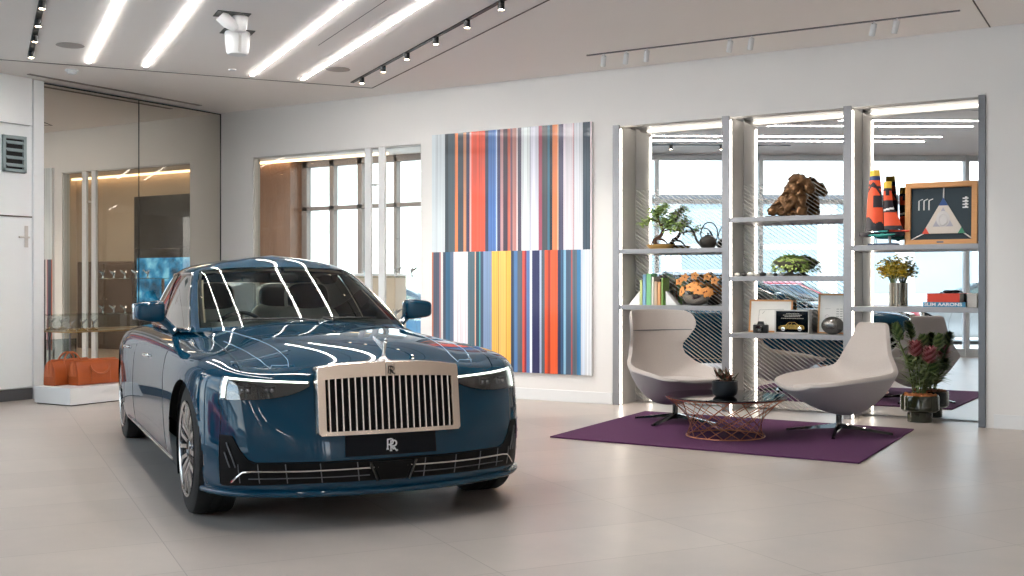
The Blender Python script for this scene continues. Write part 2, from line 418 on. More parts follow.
mb = MB(); mb.box((-.03, -1.24, -.006), (.03, 1.24, .01)); o = build('ceiling_slot_vent', mb, mat('grey_slot', '#938b86', .7, noise=.04), smooth=0, loc=(-10.83, -1.85, CH)); tag(o, 'long grey slot vent in the ceiling along the mirror', 'air vent')
# two white wrapped devices hung from dark plates
for k, ((x, y), lab) in enumerate((((-6.97, -3.86), 'white wrapped ceiling device on an angled arm, dark square plate'), ((-7.40, -3.37), 'white cylindrical wrapped device hanging straight under its dark ceiling plate'))):
    t = thing('ceiling_camera', lab, 'camera', (x, y, CH), R(-33), 'white wrapped ceiling devices')
    mb = MB(); mb.box((-.11, -.14, -.006), (.11, .14, .01)); build('mounting_plate', mb, M['dark'], t)
    if k == 0:
        mb = MB(); mb.tube([(.02, -.10, -.02), (.02, -.05, -.065), (.01, .03, -.115)], [.055, .058, .04], 14); build('arm', mb, M['white'], t, smooth=60)
        mb = MB(); mb.lathe([(.062, -.005), (.068, -.02), (.06, -.11), (.04, -.135), (.001, -.14)], 16, (-.01, .07, 0)); build('housing', mb, M['white'], t)
    else:
        mb = MB(); mb.lathe([(.11, -.005), (.115, -.02), (.108, -.12), (.10, -.19), (.085, -.21), (.001, -.21)], 14); build('housing', mb, M['white'], t)
        mb = MB(); mb.box((.098, -.012, -.2), (.112, .012, -.03)); build('fixing', mb, M['grey'], t)
# small ceiling details
mb = MB(); mb.lathe([(.04, 0), (.04, -.006), (.001, -.006)], 20); o = build('ceiling_sensor', mb, M['white'], loc=(-8.75, -2.1, CH)); tag(o, 'tiny round white sensor in the ceiling between the LED lines', 'sensor')

# ------------------------------------------------------------------ room behind the glazed opening
bx0, bx1, by0, by1 = -14.6, -2.2, .5, 4.5
mb = MB(); mb.box((bx0, T, -.06), (NX0-.06, by1, 0.0)); mb.box((NX0-.06, NY+.08, -.06), (bx1, by1, 0)); struct('floor_lounge', mb, mat('lounge_floor', '#8d7d70', .4, noise=.05), smooth=0)
mb = MB(); mb.box((bx0, T, CH-.08), (bx1, by1, CH+.1)); struct('ceiling_lounge', mb, M['ceil'], smooth=0)
# rear wall of lounge: glazing, wood panel, tan wall
mb = MB(); mb.box((-10.2, by1, 0), (bx1, by1+.15, CH)); struct('wall_lounge_back', mb, M['tan'], smooth=0)
mb = MB(); mb.box((bx1, NY+.09, 0), (bx1+.15, by1, CH)); struct('wall_lounge_right', mb, M['tan'], smooth=0)
mb = MB(); mb.box((bx0-.15, T, 0), (bx0, 1.6, CH)); mb.box((bx0-.15, 1.6, 3.1), (bx0, 3.2, CH)); mb.box((bx0-.15, 1.6, 0), (bx0, 3.2, 1.55)); mb.box((bx0-.15, 1.6, 2.3), (bx0, 3.2, 2.42)); mb.box((bx0-.15, 3.2, 0), (bx0, by1, CH)); struct('wall_lounge_left', mb, M['tan'], smooth=0)
mb = MB(); mb.box((-14.6, 4.2, 0), (-13.72, by1+.1, CH-.08)); struct('trim_6', mb, M['wood'], smooth=0)
mb = MB()
for x, w in ((-13.66, .06), (-13.02, .05), (-12.38, .05), (-11.6, .03), (-10.3, .06)): mb.box((x-w, by1, 0), (x+w, by1+.12, CH))
mb.box((-13.7, by1, 2.62), (-10.2, by1+.12, 2.69)); mb.box((-13.7, by1, 0), (-10.2, by1+.12, .2)); mb.box((-13.7, by1, 3.4), (-10.2, by1+.12, CH))
w3 = struct('window_3', mb, mat('grey_brown_mullion', '#857a74', .5, noise=.05), smooth=0)
mb = MB(); mb.add([(-13.7, by1+.06, .2), (-10.2, by1+.06, .2), (-10.2, by1+.06, 3.4), (-13.7, by1+.06, 3.4)], [(0,1,2,3)]); build('window_glass', mb, M['glass'], w3, smooth=0, recalc=False)
# cove light of the lounge
mb = MB(); mb.box((-6.0, by1-.12, CH-.115), (bx1, by1-.04, CH-.085)); o = build('cove_light', mb, emis('warm_cove', '#ffd3a2', 4.5), smooth=0); tag(o, 'warm cove light line along the tan wall seen in the mirror', 'light')
mb = MB(); mb.box((-14.5, 4.10, CH-.11), (-11.5, 4.18, CH-.085)); o = build('cove_light', mb, bpy.data.materials['warm_cove'], smooth=0); tag(o, 'warm cove light over the wood panel behind the glazed opening', 'light')
for k, (x, y) in enumerate(((-4.3, 1.0), (-5.4, 1.0), (-12.2, 1.5))):
    mb = strip('', (x, y), (x-1.2 if k < 2 else x-1.4, y+1.3), .06, CH-.092, CH-.08, None); o = build('linear_light', mb, M['led'], smooth=0)
    tag(o, ('slanted lounge ceiling light seen in the mirror above the tan wall', 'slanted lounge ceiling light seen in the mirror above the dark screen', 'short lounge ceiling light in the top corner of the glazed opening')[k], 'ceiling light')
# glazing and white double posts in the opening
mb = MB(); fr = .018
mb.box((WX0, .02, WZ0), (WX0+fr, T-.02, WZ1)); mb.box((WX1-fr, .02, WZ0), (WX1, T-.02, WZ1)); mb.box((WX0, .02, WZ1-fr), (WX1, T-.02, WZ1)); mb.box((WX0, .02, WZ0), (WX1, T-.02, WZ0+fr))
w4 = struct('window_4', mb, M['grey'], smooth=0)
for a, b in ((WX0+fr, -8.45), (-8.43, WX1-fr)):
    mb = MB(); mb.add([(a, .07, WZ0+fr), (b, .07, WZ0+fr), (b, .07, WZ1-fr), (a, .07, WZ1-fr)], [(0,1,2,3)]); build('window_glass', mb, glass('opening_glass', '#eef4f2', 1.3, base=.03), w4, smooth=0, recalc=False)
for k, x in enumerate((-8.555, -8.345)):
    t = thing('pull_bar', ('tall white pull bar on the glass, wood panel side', 'tall white pull bar on the glass, picture side')[k], 'door handle', (x, 0, 0))
    mb = MB(); mb.box((-.05, -.045, WZ0+.01), (.05, -.005, WZ1-.012)); build('bar', mb, M['white'], t, bevel=.008)
    mb = MB(); mb.tube([(.04*(1 if k == 0 else -1), -.03, 2.5), (.10*(1 if k == 0 else -1), -.03, 2.5)], .012, 8); mb.ball((.1*(1 if k == 0 else -1), -.03, 2.5), .02); build('latch', mb, M['grey'], t)
# furniture in the lounge
t = thing('media_wall', 'dark media wall with a lit blue screen, seen in the mirror', 'screen', (-5.6, by1, 0))
mb = MB(); mb.box((-.95, -.55, 0), (.95, 0, 3.0)); build('cabinet', mb, mat('dark_media_panel', '#1b1918', .35, noise=.06), t, bevel=.01)
mb = MB(); mb.box((-.88, -.60, .62), (.88, -.55, 1.98)); build('screen_frame', mb, M['blackgloss'], t, bevel=.006)
def screen_mat():
    m = emis('blue_screen', '#2b86b5', 1.2); nt = m.node_tree; e = [n for n in nt.nodes if n.type == 'EMISSION'][0]
    tc = nt.nodes.new('ShaderNodeTexCoord'); n = nt.nodes.new('ShaderNodeTexNoise'); n.inputs['Scale'].default_value = 3; n.inputs['Detail'].default_value = 6
    cr = nt.nodes.new('ShaderNodeValToRGB'); cr.color_ramp.elements[0].position = .35; cr.color_ramp.elements[0].color = lin('#0d3048'); cr.color_ramp.elements[1].position = .68; cr.color_ramp.elements[1].color = lin('#8fd0e8')
    x = cr.color_ramp.elements.new(.52); x.color = lin('#2a7fae')
    nt.links.new(tc.outputs['Object'], n.inputs['Vector']); nt.links.new(n.outputs['Fac'], cr.inputs[0]); nt.links.new(cr.outputs[0], e.inputs['Color']); return m
mb = MB(); mb.box((-.80, -.606, .68), (.80, -.60, 1.80)); build('screen', mb, screen_mat(), t, smooth=0)
t = thing('display_cabinet', 'brown low cabinet against the tan wall seen in the mirror', 'cabinet', (-3.7, by1-.02, 0))
mb = MB(); mb.box((-.85, -.45, 0), (.85, 0, 1.75)); build('body', mb, M['brown'], t, bevel=.01)
for x in (-.42, .42):
    mb = MB(); mb.box((x-.4, -.47, .08), (x+.4, -.45, 1.7)); dd = build('door', mb, M['brown'], t, bevel=.006)
    mb = MB(); mb.ball((x+(.33 if x < 0 else -.33), -.485, 1.0), .018); build('knob', mb, M['chrome'], dd)
t = thing('reception_desk', 'cream box-like desk behind the glazed opening', 'desk', (-11.0, 3.2, 0), R(20))
mb = MB(); mb.box((-.42, -.3, 0), (.42, .3, 1.42)); build('body', mb, mat('cream_board', '#d9c4ac', .5, noise=.03), t, bevel=.01)
mb = MB(); mb.box((-.47, -.34, 1.42), (.47, .34, 1.46)); build('desk_top', mb, M['white'], t, bevel=.006)

# winged statuettes on glass shelves
def statuette_mesh(mb, s=1.0, c=(0,0,0)):
    cx, cy, cz_ = c
    V3 = lambda x, y, z: (cx+x*s, cy+y*s, cz_+z*s)
    mb.tube([V3(0, 0, .0), V3(.004, 0, .03), V3(.012, 0, .055), V3(.022, 0, .075)], [.012*s, .008*s, .011*s, .008*s], 8)
    mb.ball(V3(.031, 0, .088), .008*s, 8, 6)
    for sg in (-1, 1):
        P = []
        for i in range(6):
            a = i/5; row = []
            for j in range(4):
                b = j/3
                row.append(V3(.012-.058*a-.012*b*(1-a), sg*(.006+.034*a**.8), .07+.035*a-.034*b*(1-.55*a)))
            P.append(row)
        mb.grid(P); P2 = [[(p[0], p[1]-sg*.003*s, p[2]) for p in row] for row in P]; mb.grid(P2)
    return mb
def glass_shelf(lab, lo, hi, brackets):
    t = thing('glass_shelf', lab, 'shelf', ((lo[0]+hi[0])/2, (lo[1]+hi[1])/2, lo[2]))
    c = t.location
    mb = MB(); mb.box((lo[0]-c.x, lo[1]-c.y, 0), (hi[0]-c.x, hi[1]-c.y, hi[2]-lo[2])); build('shelf_board', mb, glass('green_edge_glass', '#f2f9f6', .6, base=.01), t, smooth=0)
    for b in brackets:
        mb = MB(); mb.box(tuple(b[0][i]-c[i] for i in range(3)), tuple(b[1][i]-c[i] for i in range(3))); build('bracket', mb, M['chrome'], t)
    return t
def statuette(lab, loc, rz, base, group):
    t = thing('winged_statuette', lab, 'statuette', loc, rz, group)
    mb = MB()
    if base == 'gold':
        mb.lathe([(.055, 0), (.055, .012), (.04, .02), (.018, .03), (.012, .036)], 20); build('plinth', mb, M['gold'], t)
        build('figure', xform(statuette_mesh(MB(), 1.0), Matrix.Translation((0, 0, .034))), M['alu'], t)
    else:
        mb.lathe([(.022, 0), (.022, .008), (.01, .012)], 16); build('plinth', mb, M['alu'], t)
        build('figure', xform(statuette_mesh(MB(), 1.15), Matrix.Translation((0, 0, .01))), M['alu'], t)
    return t
for z in (1.37, .84):
    glass_shelf('glass shelf with small winged statuettes behind the glazed opening, '+('upper of two' if z > 1 else 'lower of two'), (-9.4, .42, z), (-7.9, .62, z+.012), [((-9.4, .5, 0.0 if z < 1 else .86), (-9.37, .53, z)), ((-7.93, .5, 0.0 if z < 1 else .86), (-7.9, .53, z))])
st0 = statuette('small silver winged statuette on a glass shelf behind the glazed opening', (-8.05, .52, 1.382), R(180), 'plain', 'winged statuettes behind the glazed opening')
for z, xs in ((1.382, (-8.30, -8.55, -8.80, -9.05)), (.852, (-8.05, -8.30, -8.55, -8.80))):
    for x in xs:
        c = copy_tree(st0); c.location = (x, .52, z)
# glass vitrine in front of the mirror
t = thing('glass_vitrine', 'glass display case with thin gold base in front of the mirror', 'display case', (-10.88, -1.84, 0))
vg = glass('vitrine_glass', '#fbfdfc', .35)
mb = MB(); mb.box((-.2, -.85, .742), (.2, .85, .755)); build('shelf', mb, mat('dull_brass', '#9c8058', .35, metal=.8, noise=.05), t, bevel=.003)
mb = MB(); mb.box((-.2, -.85, .93), (.2, .85, .938)); build('glass_top', mb, vg, t, smooth=0)
mb = MB(); mb.box((.196, -.85, .755), (.2, .85, .93)); mb.box((-.2, -.85, .755), (.2, -.846, .93)); mb.box((-.2, .846, .755), (.2, .85, .93)); build('glass_side', mb, vg, t, smooth=0)
for x, y in ((-.18, -.82), (.18, -.82), (-.18, .82), (.18, .82)):
    mb = MB(); mb.box((x-.008, y-.008, 0), (x+.008, y+.008, .735)); build('leg', mb, M['greyd'], t)
for k, y in enumerate((-2.56, -2.41, -2.26)):
    statuette(('silver winged statuette on gold base nearest the white door frame', 'middle one of three gold-based winged statuettes in the vitrine', 'gold-based winged statuette in the vitrine, closest to the car')[k], (-10.82, y, .755), R(-60), 'gold', 'gold-based statuettes in the vitrine')
# ------------------------------------------------------------------ the car
def cr_weights(t, n):
    """Catmull-Rom: indices and weights for float parameter arrays"""
    i = np.clip(np.floor(t).astype(int), 0, n-2); f = t-i
    w = np.stack([-.5*f+f**2-.5*f**3, 1-2.5*f**2+1.5*f**3, .5*f+2*f**2-1.5*f**3, -.5*f**2+.5*f**3], -1)
    return i, w

class Net:
    """interpolating bicubic surface through a control net [col][row][3]; sym: (start, end) columns lie on the plane y=0"""
    def __init__(s, P, sym=(True, True)):
        P = np.asarray(P, float); a = P[1].copy(); b = P[-2].copy()
        if sym[0]: a[:, 1] *= -1
        else: a = 2*P[0]-P[1]
        if sym[1]: b[:, 1] *= -1
        else: b = 2*P[-1]-P[-2]
        P = np.concatenate([a[None], P, b[None]], 0)
        lo = 2*P[:, :1]-P[:, 1:2]; hi = 2*P[:, -1:]-P[:, -2:-1]
        s.P = np.concatenate([lo, P, hi], 1); s.n = P.shape[0]-2; s.m = P.shape[1]
    def __call__(s, c, r):
        c = np.asarray(c, float)*s.k; r = np.asarray(r, float)*s.k; c, r = np.broadcast_arrays(c, r)
        sg = np.where(c < 0, -1., 1.); c = np.abs(c)
        i, w = cr_weights(c, s.n); j, v = cr_weights(r, s.m)
        out = np.zeros(c.shape+(3,))
        for a in range(4):
            for b in range(4):
                out += (w[..., a]*v[..., b])[..., None]*s.P[i+a, j+b]
        out[..., 1] *= sg
        return out
    def smoothed(s, k=3, it=6, keep=()):
        cs = np.linspace(0, s.n-1, (s.n-1)*k+1); rs = np.linspace(0, s.m-1, (s.m-1)*k+1)
        P = s(cs[:, None]*np.ones_like(rs)[None], np.ones_like(cs)[:, None]*rs[None])
        for _ in range(it):
            a = np.concatenate([P[1:2]*[1, -1, 1], P, P[-2:-1]*[1, -1, 1]], 0)
            P = .5*P+.25*(a[:-2]+a[2:])
            Q = P.copy(); Q[:, 1:-1] = .5*P[:, 1:-1]+.25*(P[:, :-2]+P[:, 2:]); P = Q
        n = Net(P); n.k = k; return n
    k = 1
    def nrm(s, c, r, e=.02):
        a = s(np.asarray(c)+e, r)-s(np.asarray(c)-e, r); b = s(c, np.clip(np.asarray(r)+e, 0, (s.m-1)/s.k))-s(c, np.clip(np.asarray(r)-e, 0, (s.m-1)/s.k))
        n = np.cross(a, b); return n/np.maximum(np.linalg.norm(n, axis=-1, keepdims=True), 1e-9)

# plan outline, front centre -> rear centre
PL = [(2.435, 0), (2.428, .20), (2.395, .40), (2.32, .60), (2.235, .780), (2.110, .895), (1.945, .962), (1.66, .990), (1.25, .992), (.75, .988), (.15, .985), (-.5, .985), (-1.15, .990),
      (-1.68, .990), (-2.1, .955), (-2.45, .885), (-2.70, .76), (-2.84, .58), (-2.89, .30), (-2.90, 0)]
ZF = [.165, .195, .29, .43, .55, .68, .760, .803, .822]; IF = [.06, .012, 0, .0, .012, .035, .052, .085, .17]
ZS = [.165, .215, .33, .47, .60, .73, .825, .888, .912]; IS = [.085, .035, .012, 0, .0, .006, .028, .085, .185]
ZR = [.21, .25, .36, .49, .62, .74, .83, .885, .905]; IR = [.08, .01, .0, .0, .02, .045, .08, .13, .24]
def mixv(a, b, t): return [x+(y-x)*t for x, y in zip(a, b)]
def prof(j):
    if j <= 3:
        z = list(ZF); i = list(IF); k = (1, 1, 1, .25)[j]
        for q, d, e in ((4, .02, 0), (5, .055, 0), (6, .06, .0), (7, .05, .016), (8, .03, .030)): i[q] += d*k; z[q] += e*k
        return z, i
    if j <= 8: t = (j-3)/5.; t = t*t*(3-2*t); return mixv(ZF, ZS, t), [v+w for v, w in zip(mixv(IF, IS, t), [0, 0, 0, 0, 0, -.006*math.sin(t*PI), -.010*math.sin(t*PI), -.008*math.sin(t*PI), 0])]
    if j <= 13:
        z = list(ZS); k = (j-8)/5.
        for q, d in ((5, .01), (6, .02), (7, .028), (8, .034)): z[q] += d*math.sin(k*PI*.75)
        return z, IS
    t = min(1, (j-13)/3.); t = t*t*(3-2*t); z0 = list(ZS)
    for q, d in ((5, .007), (6, .014), (7, .02), (8, .024)): z0[q] += d
    return mixv(z0, ZR, t), mixv(IS, IR, t)
def car_net():
    n = len(PL); net = []
    for j, (x, y) in enumerate(PL):
        a = Vector(PL[j-1]) if j > 0 else Vector((PL[1][0], -PL[1][1])); b = Vector(PL[j+1]) if j < n-1 else Vector((PL[-2][0], -PL[-2][1]))
        t = (b-a).normalized(); inn = Vector((-t.y, t.x))
        z, ins = prof(j)
        if inn.dot(Vector((-x, -y))) < 0: inn = -inn
        if j in (0, n-1): inn = Vector((-1 if j == 0 else 1, 0))
        net.append([(x+inn.x*i_, y+inn.y*i_, zz) for zz, i_ in zip(z, ins)])
    return Net(net)
A = car_net().smoothed(3, 4)
AXS, ZW, RA = (1.65, -1.755), .362, .388          # axle x, wheel centre height, arch radius
RW = .362

def row_at_z(s, z):
    """row parameter at which column s reaches height z"""
    s = np.asarray(s, float); z = np.asarray(z, float); s, z = np.broadcast_arrays(s, z)
    rr = np.linspace(0, 8, 161); out = np.zeros(s.shape)
    for idx in np.ndindex(s.shape):
        zz = A(np.full(161, s[idx]), rr)[:, 2]; out[idx] = np.interp(z[idx], zz, rr)
    return out
def A_sz(s, z, off=0.):
    s = np.asarray(s, float); r = row_at_z(s, z); s, r = np.broadcast_arrays(s, r)
    p = A(s, r); n = A.nrm(s, r); c = np.array([0, 0, .5]); flip = np.sign(((p-c)*n).sum(-1, keepdims=True)); return p+n*flip*off
def patch(mb, s0, s1, zt, zb, off, ns=24, nz=8, mi=0):
    ss = np.linspace(s0, s1, ns); P = []
    for s in ss:
        zz = np.linspace(zb(s), zt(s), nz); P.append(A_sz(np.full(nz, s), zz, off))
    return mb.grid(P, mi=mi)
def ribbon(pts_sz, off, per=6):
    """polyline on the body surface through (s, z) points"""
    pts = []
    for (a, b), (c, d) in zip(pts_sz[:-1], pts_sz[1:]):
        for k in range(per): pts.append((a+(c-a)*k/per, b+(d-b)*k/per))
    pts.append(pts_sz[-1]); s = np.array([p[0] for p in pts]); z = np.array([p[1] for p in pts])
    return [tuple(p) for p in A_sz(s, z, off)]
def interp(tab):
    xs = [t[0] for t in tab]; ys = [t[1] for t in tab]
    return lambda v: float(np.interp(abs(v), xs, ys))

def arch_cut(P):
    """delete faces inside the wheel arches and pull the border onto the arch circle; P [n][m][3] -> verts, faces"""
    n, m = P.shape[:2]; V = P.reshape(-1, 3).copy(); F = []
    inside = lambda q: any((q[0]-cx)**2+(q[2]-ZW)**2 < RA**2 and abs(q[1]) > .6 for cx in AXS)
    for i in range(n-1):
        for j in range(m-1):
            f = (i*m+j, i*m+j+1, (i+1)*m+j+1, (i+1)*m+j)
            if not inside(V[list(f)].mean(0)): F.append(f)
    cnt = {}
    for f in F:
        for a, b in zip(f, f[1:]+f[:1]): k = (min(a, b), max(a, b)); cnt[k] = cnt.get(k, 0)+1
    bd = {v for k, c in cnt.items() if c == 1 for v in k}
    for v in bd:
        q = V[v]
        for cx in AXS:
            d = math.hypot(q[0]-cx, q[2]-ZW)
            if abs(d-RA) < .045 and abs(q[1]) > .6 and q[2] > .20:
                V[v, 0] = cx+(q[0]-cx)*RA/d; V[v, 2] = ZW+(q[2]-ZW)*RA/d
    return V, F

M['intake'] = mat('intake_black', '#050506', .4, spec=.2, noise=.05); M['vane'] = mat('bright_vane_metal', '#ece9e6', .2, metal=1, noise=.01)
def make_car():
    car = thing('sedan', 'dark petrol-blue luxury sedan with upright chrome grille, parked on the stone floor', 'car')
    paint = M['paint']
    # --- lower body
    cs = np.unique(np.concatenate([np.linspace(0, 6, 61), np.linspace(6, 9, 76), np.linspace(9, 12, 40), np.linspace(12, 15, 76), np.linspace(15, 19, 40)]))
    rs = np.linspace(0, 8, 61)
    mb = MB()
    for sg in (1, -1):
        P = A(cs[:, None]*np.ones_like(rs)[None], np.ones_like(cs)[:, None]*rs[None])
        if sg < 0: P = P*np.array([1, -1, 1])
        V, F = arch_cut(P)
        F = [f for f in F if not (abs(V[list(f), 1]).max() < .365 and V[list(f), 2].min() > .512 and V[list(f), 2].max() < .815 and V[list(f), 0].min() > 1.8)]
        mb.add(V, F)
    body = build('body_shell', mb, paint, car, smooth=180)
    # underside
    mb = MB(); ring = A(np.linspace(0, 19, 80), np.zeros(80)); pts = [tuple(p) for p in ring]+[(p[0], -p[1], p[2]) for p in ring[::-1][1:-1]]
    mb.v = [(p[0]*.97, p[1]*.80, .17) for p in pts]; mb.f = [tuple(range(len(pts)))]; mb.m = [0]; build('underbody', mb, M['blackmatte'], car, smooth=0)
    # --- hood / cowl / deck as a Coons surface inside the shoulder line
    front = A(np.linspace(-4.2, 4.2, 61), np.full(61, 8.)); rear = A(np.linspace(-15, 15, 2), np.full(2, 8.))
    nu = 110; sc = np.linspace(4.2, 16.2, nu); left = A(sc, np.full(nu, 8.)); right = left*np.array([1, -1, 1])
    rr = np.concatenate([A(np.linspace(-16.2, -19, 30), np.full(30, 8.)), A(np.linspace(19, 16.2, 31), np.full(31, 8.))[1-1:]])[:61]
    rearc = np.array([A(np.array([-16.2-(2.8*2)*0]), np.array([8.]))[0]]*61)
    tt = np.linspace(-1, 1, 61)
    rearc = A(np.where(tt < 0, -1, 1)*(19-2.8*np.abs(tt)), np.full(61, 8.)); rearc[:, 1] = np.abs(rearc[:, 1])*np.sign(tt)
    v = (tt+1)/2
    # map v to the same lateral share on all stations
    H = np.zeros((nu, 61, 3)); u = np.linspace(0, 1, nu)
    for a in range(nu):
        for b in range(61):
            c = (1-u[a])*front[b]+u[a]*rearc[b]+(1-v[b])*right[a]+v[b]*left[a]
            d = (1-u[a])*((1-v[b])*front[0]+v[b]*front[-1])+u[a]*((1-v[b])*rearc[0]+v[b]*rearc[-1])
            H[a, b] = c-d
    for a in range(nu):
        for b in range(61):
            x, y, z = H[a, b]; ye = left[a][1]
            q = max(0., 1-(y/ye)**2) if ye > 1e-3 else 0
            k = float(np.interp(x, [-2.9, -2.3, -1.8, .6, .95, 1.5, 2.0, 2.35], [.02, .045, .06, .10, .095, .066, .036, .016]))
            d = min(1., max(0., (front[b][0]-x)/.55)); k *= (d*(2-d))
            cre = float(np.interp(x, [.7, 2.3], [.66, .40])); dome = 1/(1+math.exp((abs(y)-cre)/.03))
            H[a, b, 2] = z+k*(.35*q+.65*q**.75)+(.013*dome*min(1, d*2.2) if x > .5 else 0)
    for _ in range(14):
        Q = H.copy(); Q[1:-1, 1:-1] = .2*(H[1:-1, 1:-1]+H[:-2, 1:-1]+H[2:, 1:-1]+H[1:-1, :-2]+H[1:-1, 2:]); H = Q
    mb = MB(); mb.grid(H[:62]); hood = build('hood', mb, paint, car, smooth=180)
    mb = MB(); mb.grid(H[61:]); build('rear_deck', mb, paint, car, smooth=180)
    hv = [Vector(p) for p in H.reshape(-1, 3)]; hf = [(i*61+j, i*61+j+1, (i+1)*61+j+1, (i+1)*61+j) for i in range(nu-1) for j in range(60)]
    bvh = BVHTree.FromPolygons(hv, hf)
    def hz(x, y, off=0.):
        h = bvh.ray_cast(Vector((x, y, 3)), Vector((0, 0, -1)))[0]
        return (x, y, (h.z if h else .85)+off)
    # shut line between hood and fender
    for sg in (1, -1):
        mb = MB(); mb.tube([hz(x, sg*y, .0) for x, y in [(2.16-1.46*t, float(np.interp(t, [0, .25, .6, 1], [.735, .735, .715, .69]))) for t in np.linspace(0, 1, 40)]], .0032, 6); build('hood_seam', mb, M['dark'], car)
        pts = [(.80, .585), (1.3, .54), (1.8, .50), (2.08, .477), (2.16, .49), (2.185, .53), (2.16, .575), (2.08, .60), (1.9, .635), (1.6, .66), (1.2, .672)]
        q = []
        for i in range(len(pts)-1):
            for k in range(6): t = k/6; q.append((pts[i][0]*(1-t)+pts[i+1][0]*t, pts[i][1]*(1-t)+pts[i+1][1]*t))
        mb = MB(); mb.tube([hz(x, sg*y, .0012) for x, y in q], .0016, 5); build('coach_line', mb, mat('pale_coachline', '#b9cfe0', .4, noise=.02) if 'pale_coachline' not in bpy.data.materials else bpy.data.materials['pale_coachline'], car)
    # --- wheel arch liners and wheels
    for ax in AXS:
        for sg in (1, -1):
            mb = MB(); P = []
            for a in np.linspace(R(-32), R(212), 40):
                P.append([(ax+RA*math.cos(a), sg*y, ZW+RA*math.sin(a)) for y in (.945, .9, .8, .5)])
            mb.grid(P); n0 = len(mb.v); mb.add([(ax+RA*math.cos(a), sg*.5, ZW+RA*math.sin(a)) for a in np.linspace(R(-32), R(212), 40)], [tuple(range(40))])
            # trim to the body side so nothing sticks out
            bw = lambda x: float(np.interp(-x, [-q[0] for q in PL], [q[1] for q in PL]))-.035
            mb.v = [(x, sg*min(abs(y), bw(x)), max(z, .17)) for x, y, z in mb.v]
            build('wheel_arch', mb, M['blackmatte'], car, smooth=50)
            rz = 0 if sg > 0 else PI
            mb = MB(); w2 = .118
            mb.lathe([(.262, -.12), (.275, -w2), (.30, -w2), (.338, -w2+.004), (.355, -.106), (RW, -.090), (RW, -.028), (RW-.006, -.026), (RW-.006, -.020), (RW, -.018), (RW, .018), (RW-.006, .020), (RW-.006, .026), (RW, .028), (RW, .090), (.355, .106), (.338, w2-.004), (.30, w2), (.275, w2), (.262, .12)], 72, axis='y', cap=False)
            wh = build('wheel', mb, M['rubber'], car, loc=(ax, sg*.826, ZW), rot=(0, 0, rz), smooth=40)
            mb = MB(); mb.lathe([(.262, -.12), (.245, -.1), (.23, .03), (.246, .10), (.256, .118), (.268, .124), (.270, .118), (.262, .10)], 72, axis='y', cap=False); o = build('rim_barrel', mb, mat('dark_rim', '#3a3b3e', .25, metal=.9, noise=.05) if 'dark_rim' not in bpy.data.materials else bpy.data.materials['dark_rim'], wh, smooth=40)
            mb = MB(); mb.lathe([(.252, .117), (.262, .123), (.268, .124), (.266, .118)], 72, axis='y', cap=False)
            N = 7
            for k in range(N):
                for dl in (-.115, .115):
                    a0, a1 = 2*PI*k/N+dl*1.0+.2, 2*PI*k/N+dl*2.1+.2
                    p0 = Vector((math.cos(a0)*.055, .085, math.sin(a0)*.055)); p1 = Vector((math.cos(a1)*.252, .108, math.sin(a1)*.252)); pm = p0.lerp(p1, .5)+Vector((0, .018, 0))
                    d = (p1-p0).normalized(); wv = d.cross(Vector((0, 1, 0))).normalized()
                    P = []
                    for p, hw in ((p0, .014), (pm, .0135), (p1, .019)):
                        P.append([tuple(p+wv*hw), tuple(p+wv*hw*.8+Vector((0, .01, 0))), tuple(p-wv*hw*.8+Vector((0, .01, 0))), tuple(p-wv*hw), tuple(p-wv*hw*.8-Vector((0, .045, 0))), tuple(p+wv*hw*.8-Vector((0, .045, 0)))])
                    mb.grid(P, cv=True)
            build('alloy_rim', mb, M['alu'], wh, smooth=30)
            mb = MB(); mb.lathe([(.001, .05), (.2, .05), (.21, .03), (.21, -.06), (.001, -.06)], 40, axis='y'); build('brake_disc', mb, M['dark'], wh)
            mb = MB(); mb.lathe([(.068, .07), (.066, .10), (.05, .112), (.045, .106), (.001, .108)], 32, axis='y'); build('hub_cap', mb, M['blackgloss'], wh)
    # --- grille
    GX = 2.452; gz0, gz1 = .492, .846; hw = .397
    n = 24
    gx = lambda y, z: GX-.018*(y/hw)**2-.050*(z-gz0)/(gz1-gz0)
    def top_in(y): return .782+.012*(1-(y/.35)**2)
    def top_out(y): return .846+.026*(1-(abs(y)/hw)**2.4)
    ys = [-.356+.712*k/n for k in range(n+1)]
    outer = [(-hw, gz0+.012), (-hw+.012, gz0)]+[(hw*(2*k/10-1)*.95, gz0) for k in range(1, 10)]+[(hw-.012, gz0), (hw, gz0+.012), (hw, .80), (hw, .833)]+[(hw*(1-2*k/20)*.985, top_out(hw*(1-2*k/20))) for k in range(21)]+[(-hw, .833), (-hw, .80)]
    # frame as outer strip/inner strip/front strip made by angle sampling around the centre
    cz0 = .645
    iw = .352; iz0 = .516
    inner = [(-iw, iz0+.010), (-iw+.003, iz0+.003), (-iw+.010, iz0)]+[(iw*(2*k/12-1)*.94, iz0) for k in range(1, 12)]+[(iw-.010, iz0), (iw-.003, iz0+.003), (iw, iz0+.010), (iw, .74)]+[(iw*(1-2*k/16), top_in(iw*(1-2*k/16))) for k in range(17)]+[(-iw, .74)]
    def ray_hit(poly, a):
        dx, dz = math.cos(a), math.sin(a)/1.0; best = None
        for (x1, z1), (x2, z2) in zip(poly, poly[1:]+poly[:1]):
            ex, ez = x2-x1, z2-z1; den = dx*ez-dz*ex
            if abs(den) < 1e-9: continue
            t = (x1*ez-(z1-cz0)*ex)/den; q = (x1*dz-(z1-cz0)*dx)/den
            if t > 0 and -1e-6 <= q <= 1+1e-6 and (best is None or t > best): best = t
        return (dx*best, cz0+dz*best)
    angs = sorted(set([math.atan2(z-cz0, y) for y, z in outer]+[math.atan2(z-cz0, y) for y, z in inner]))
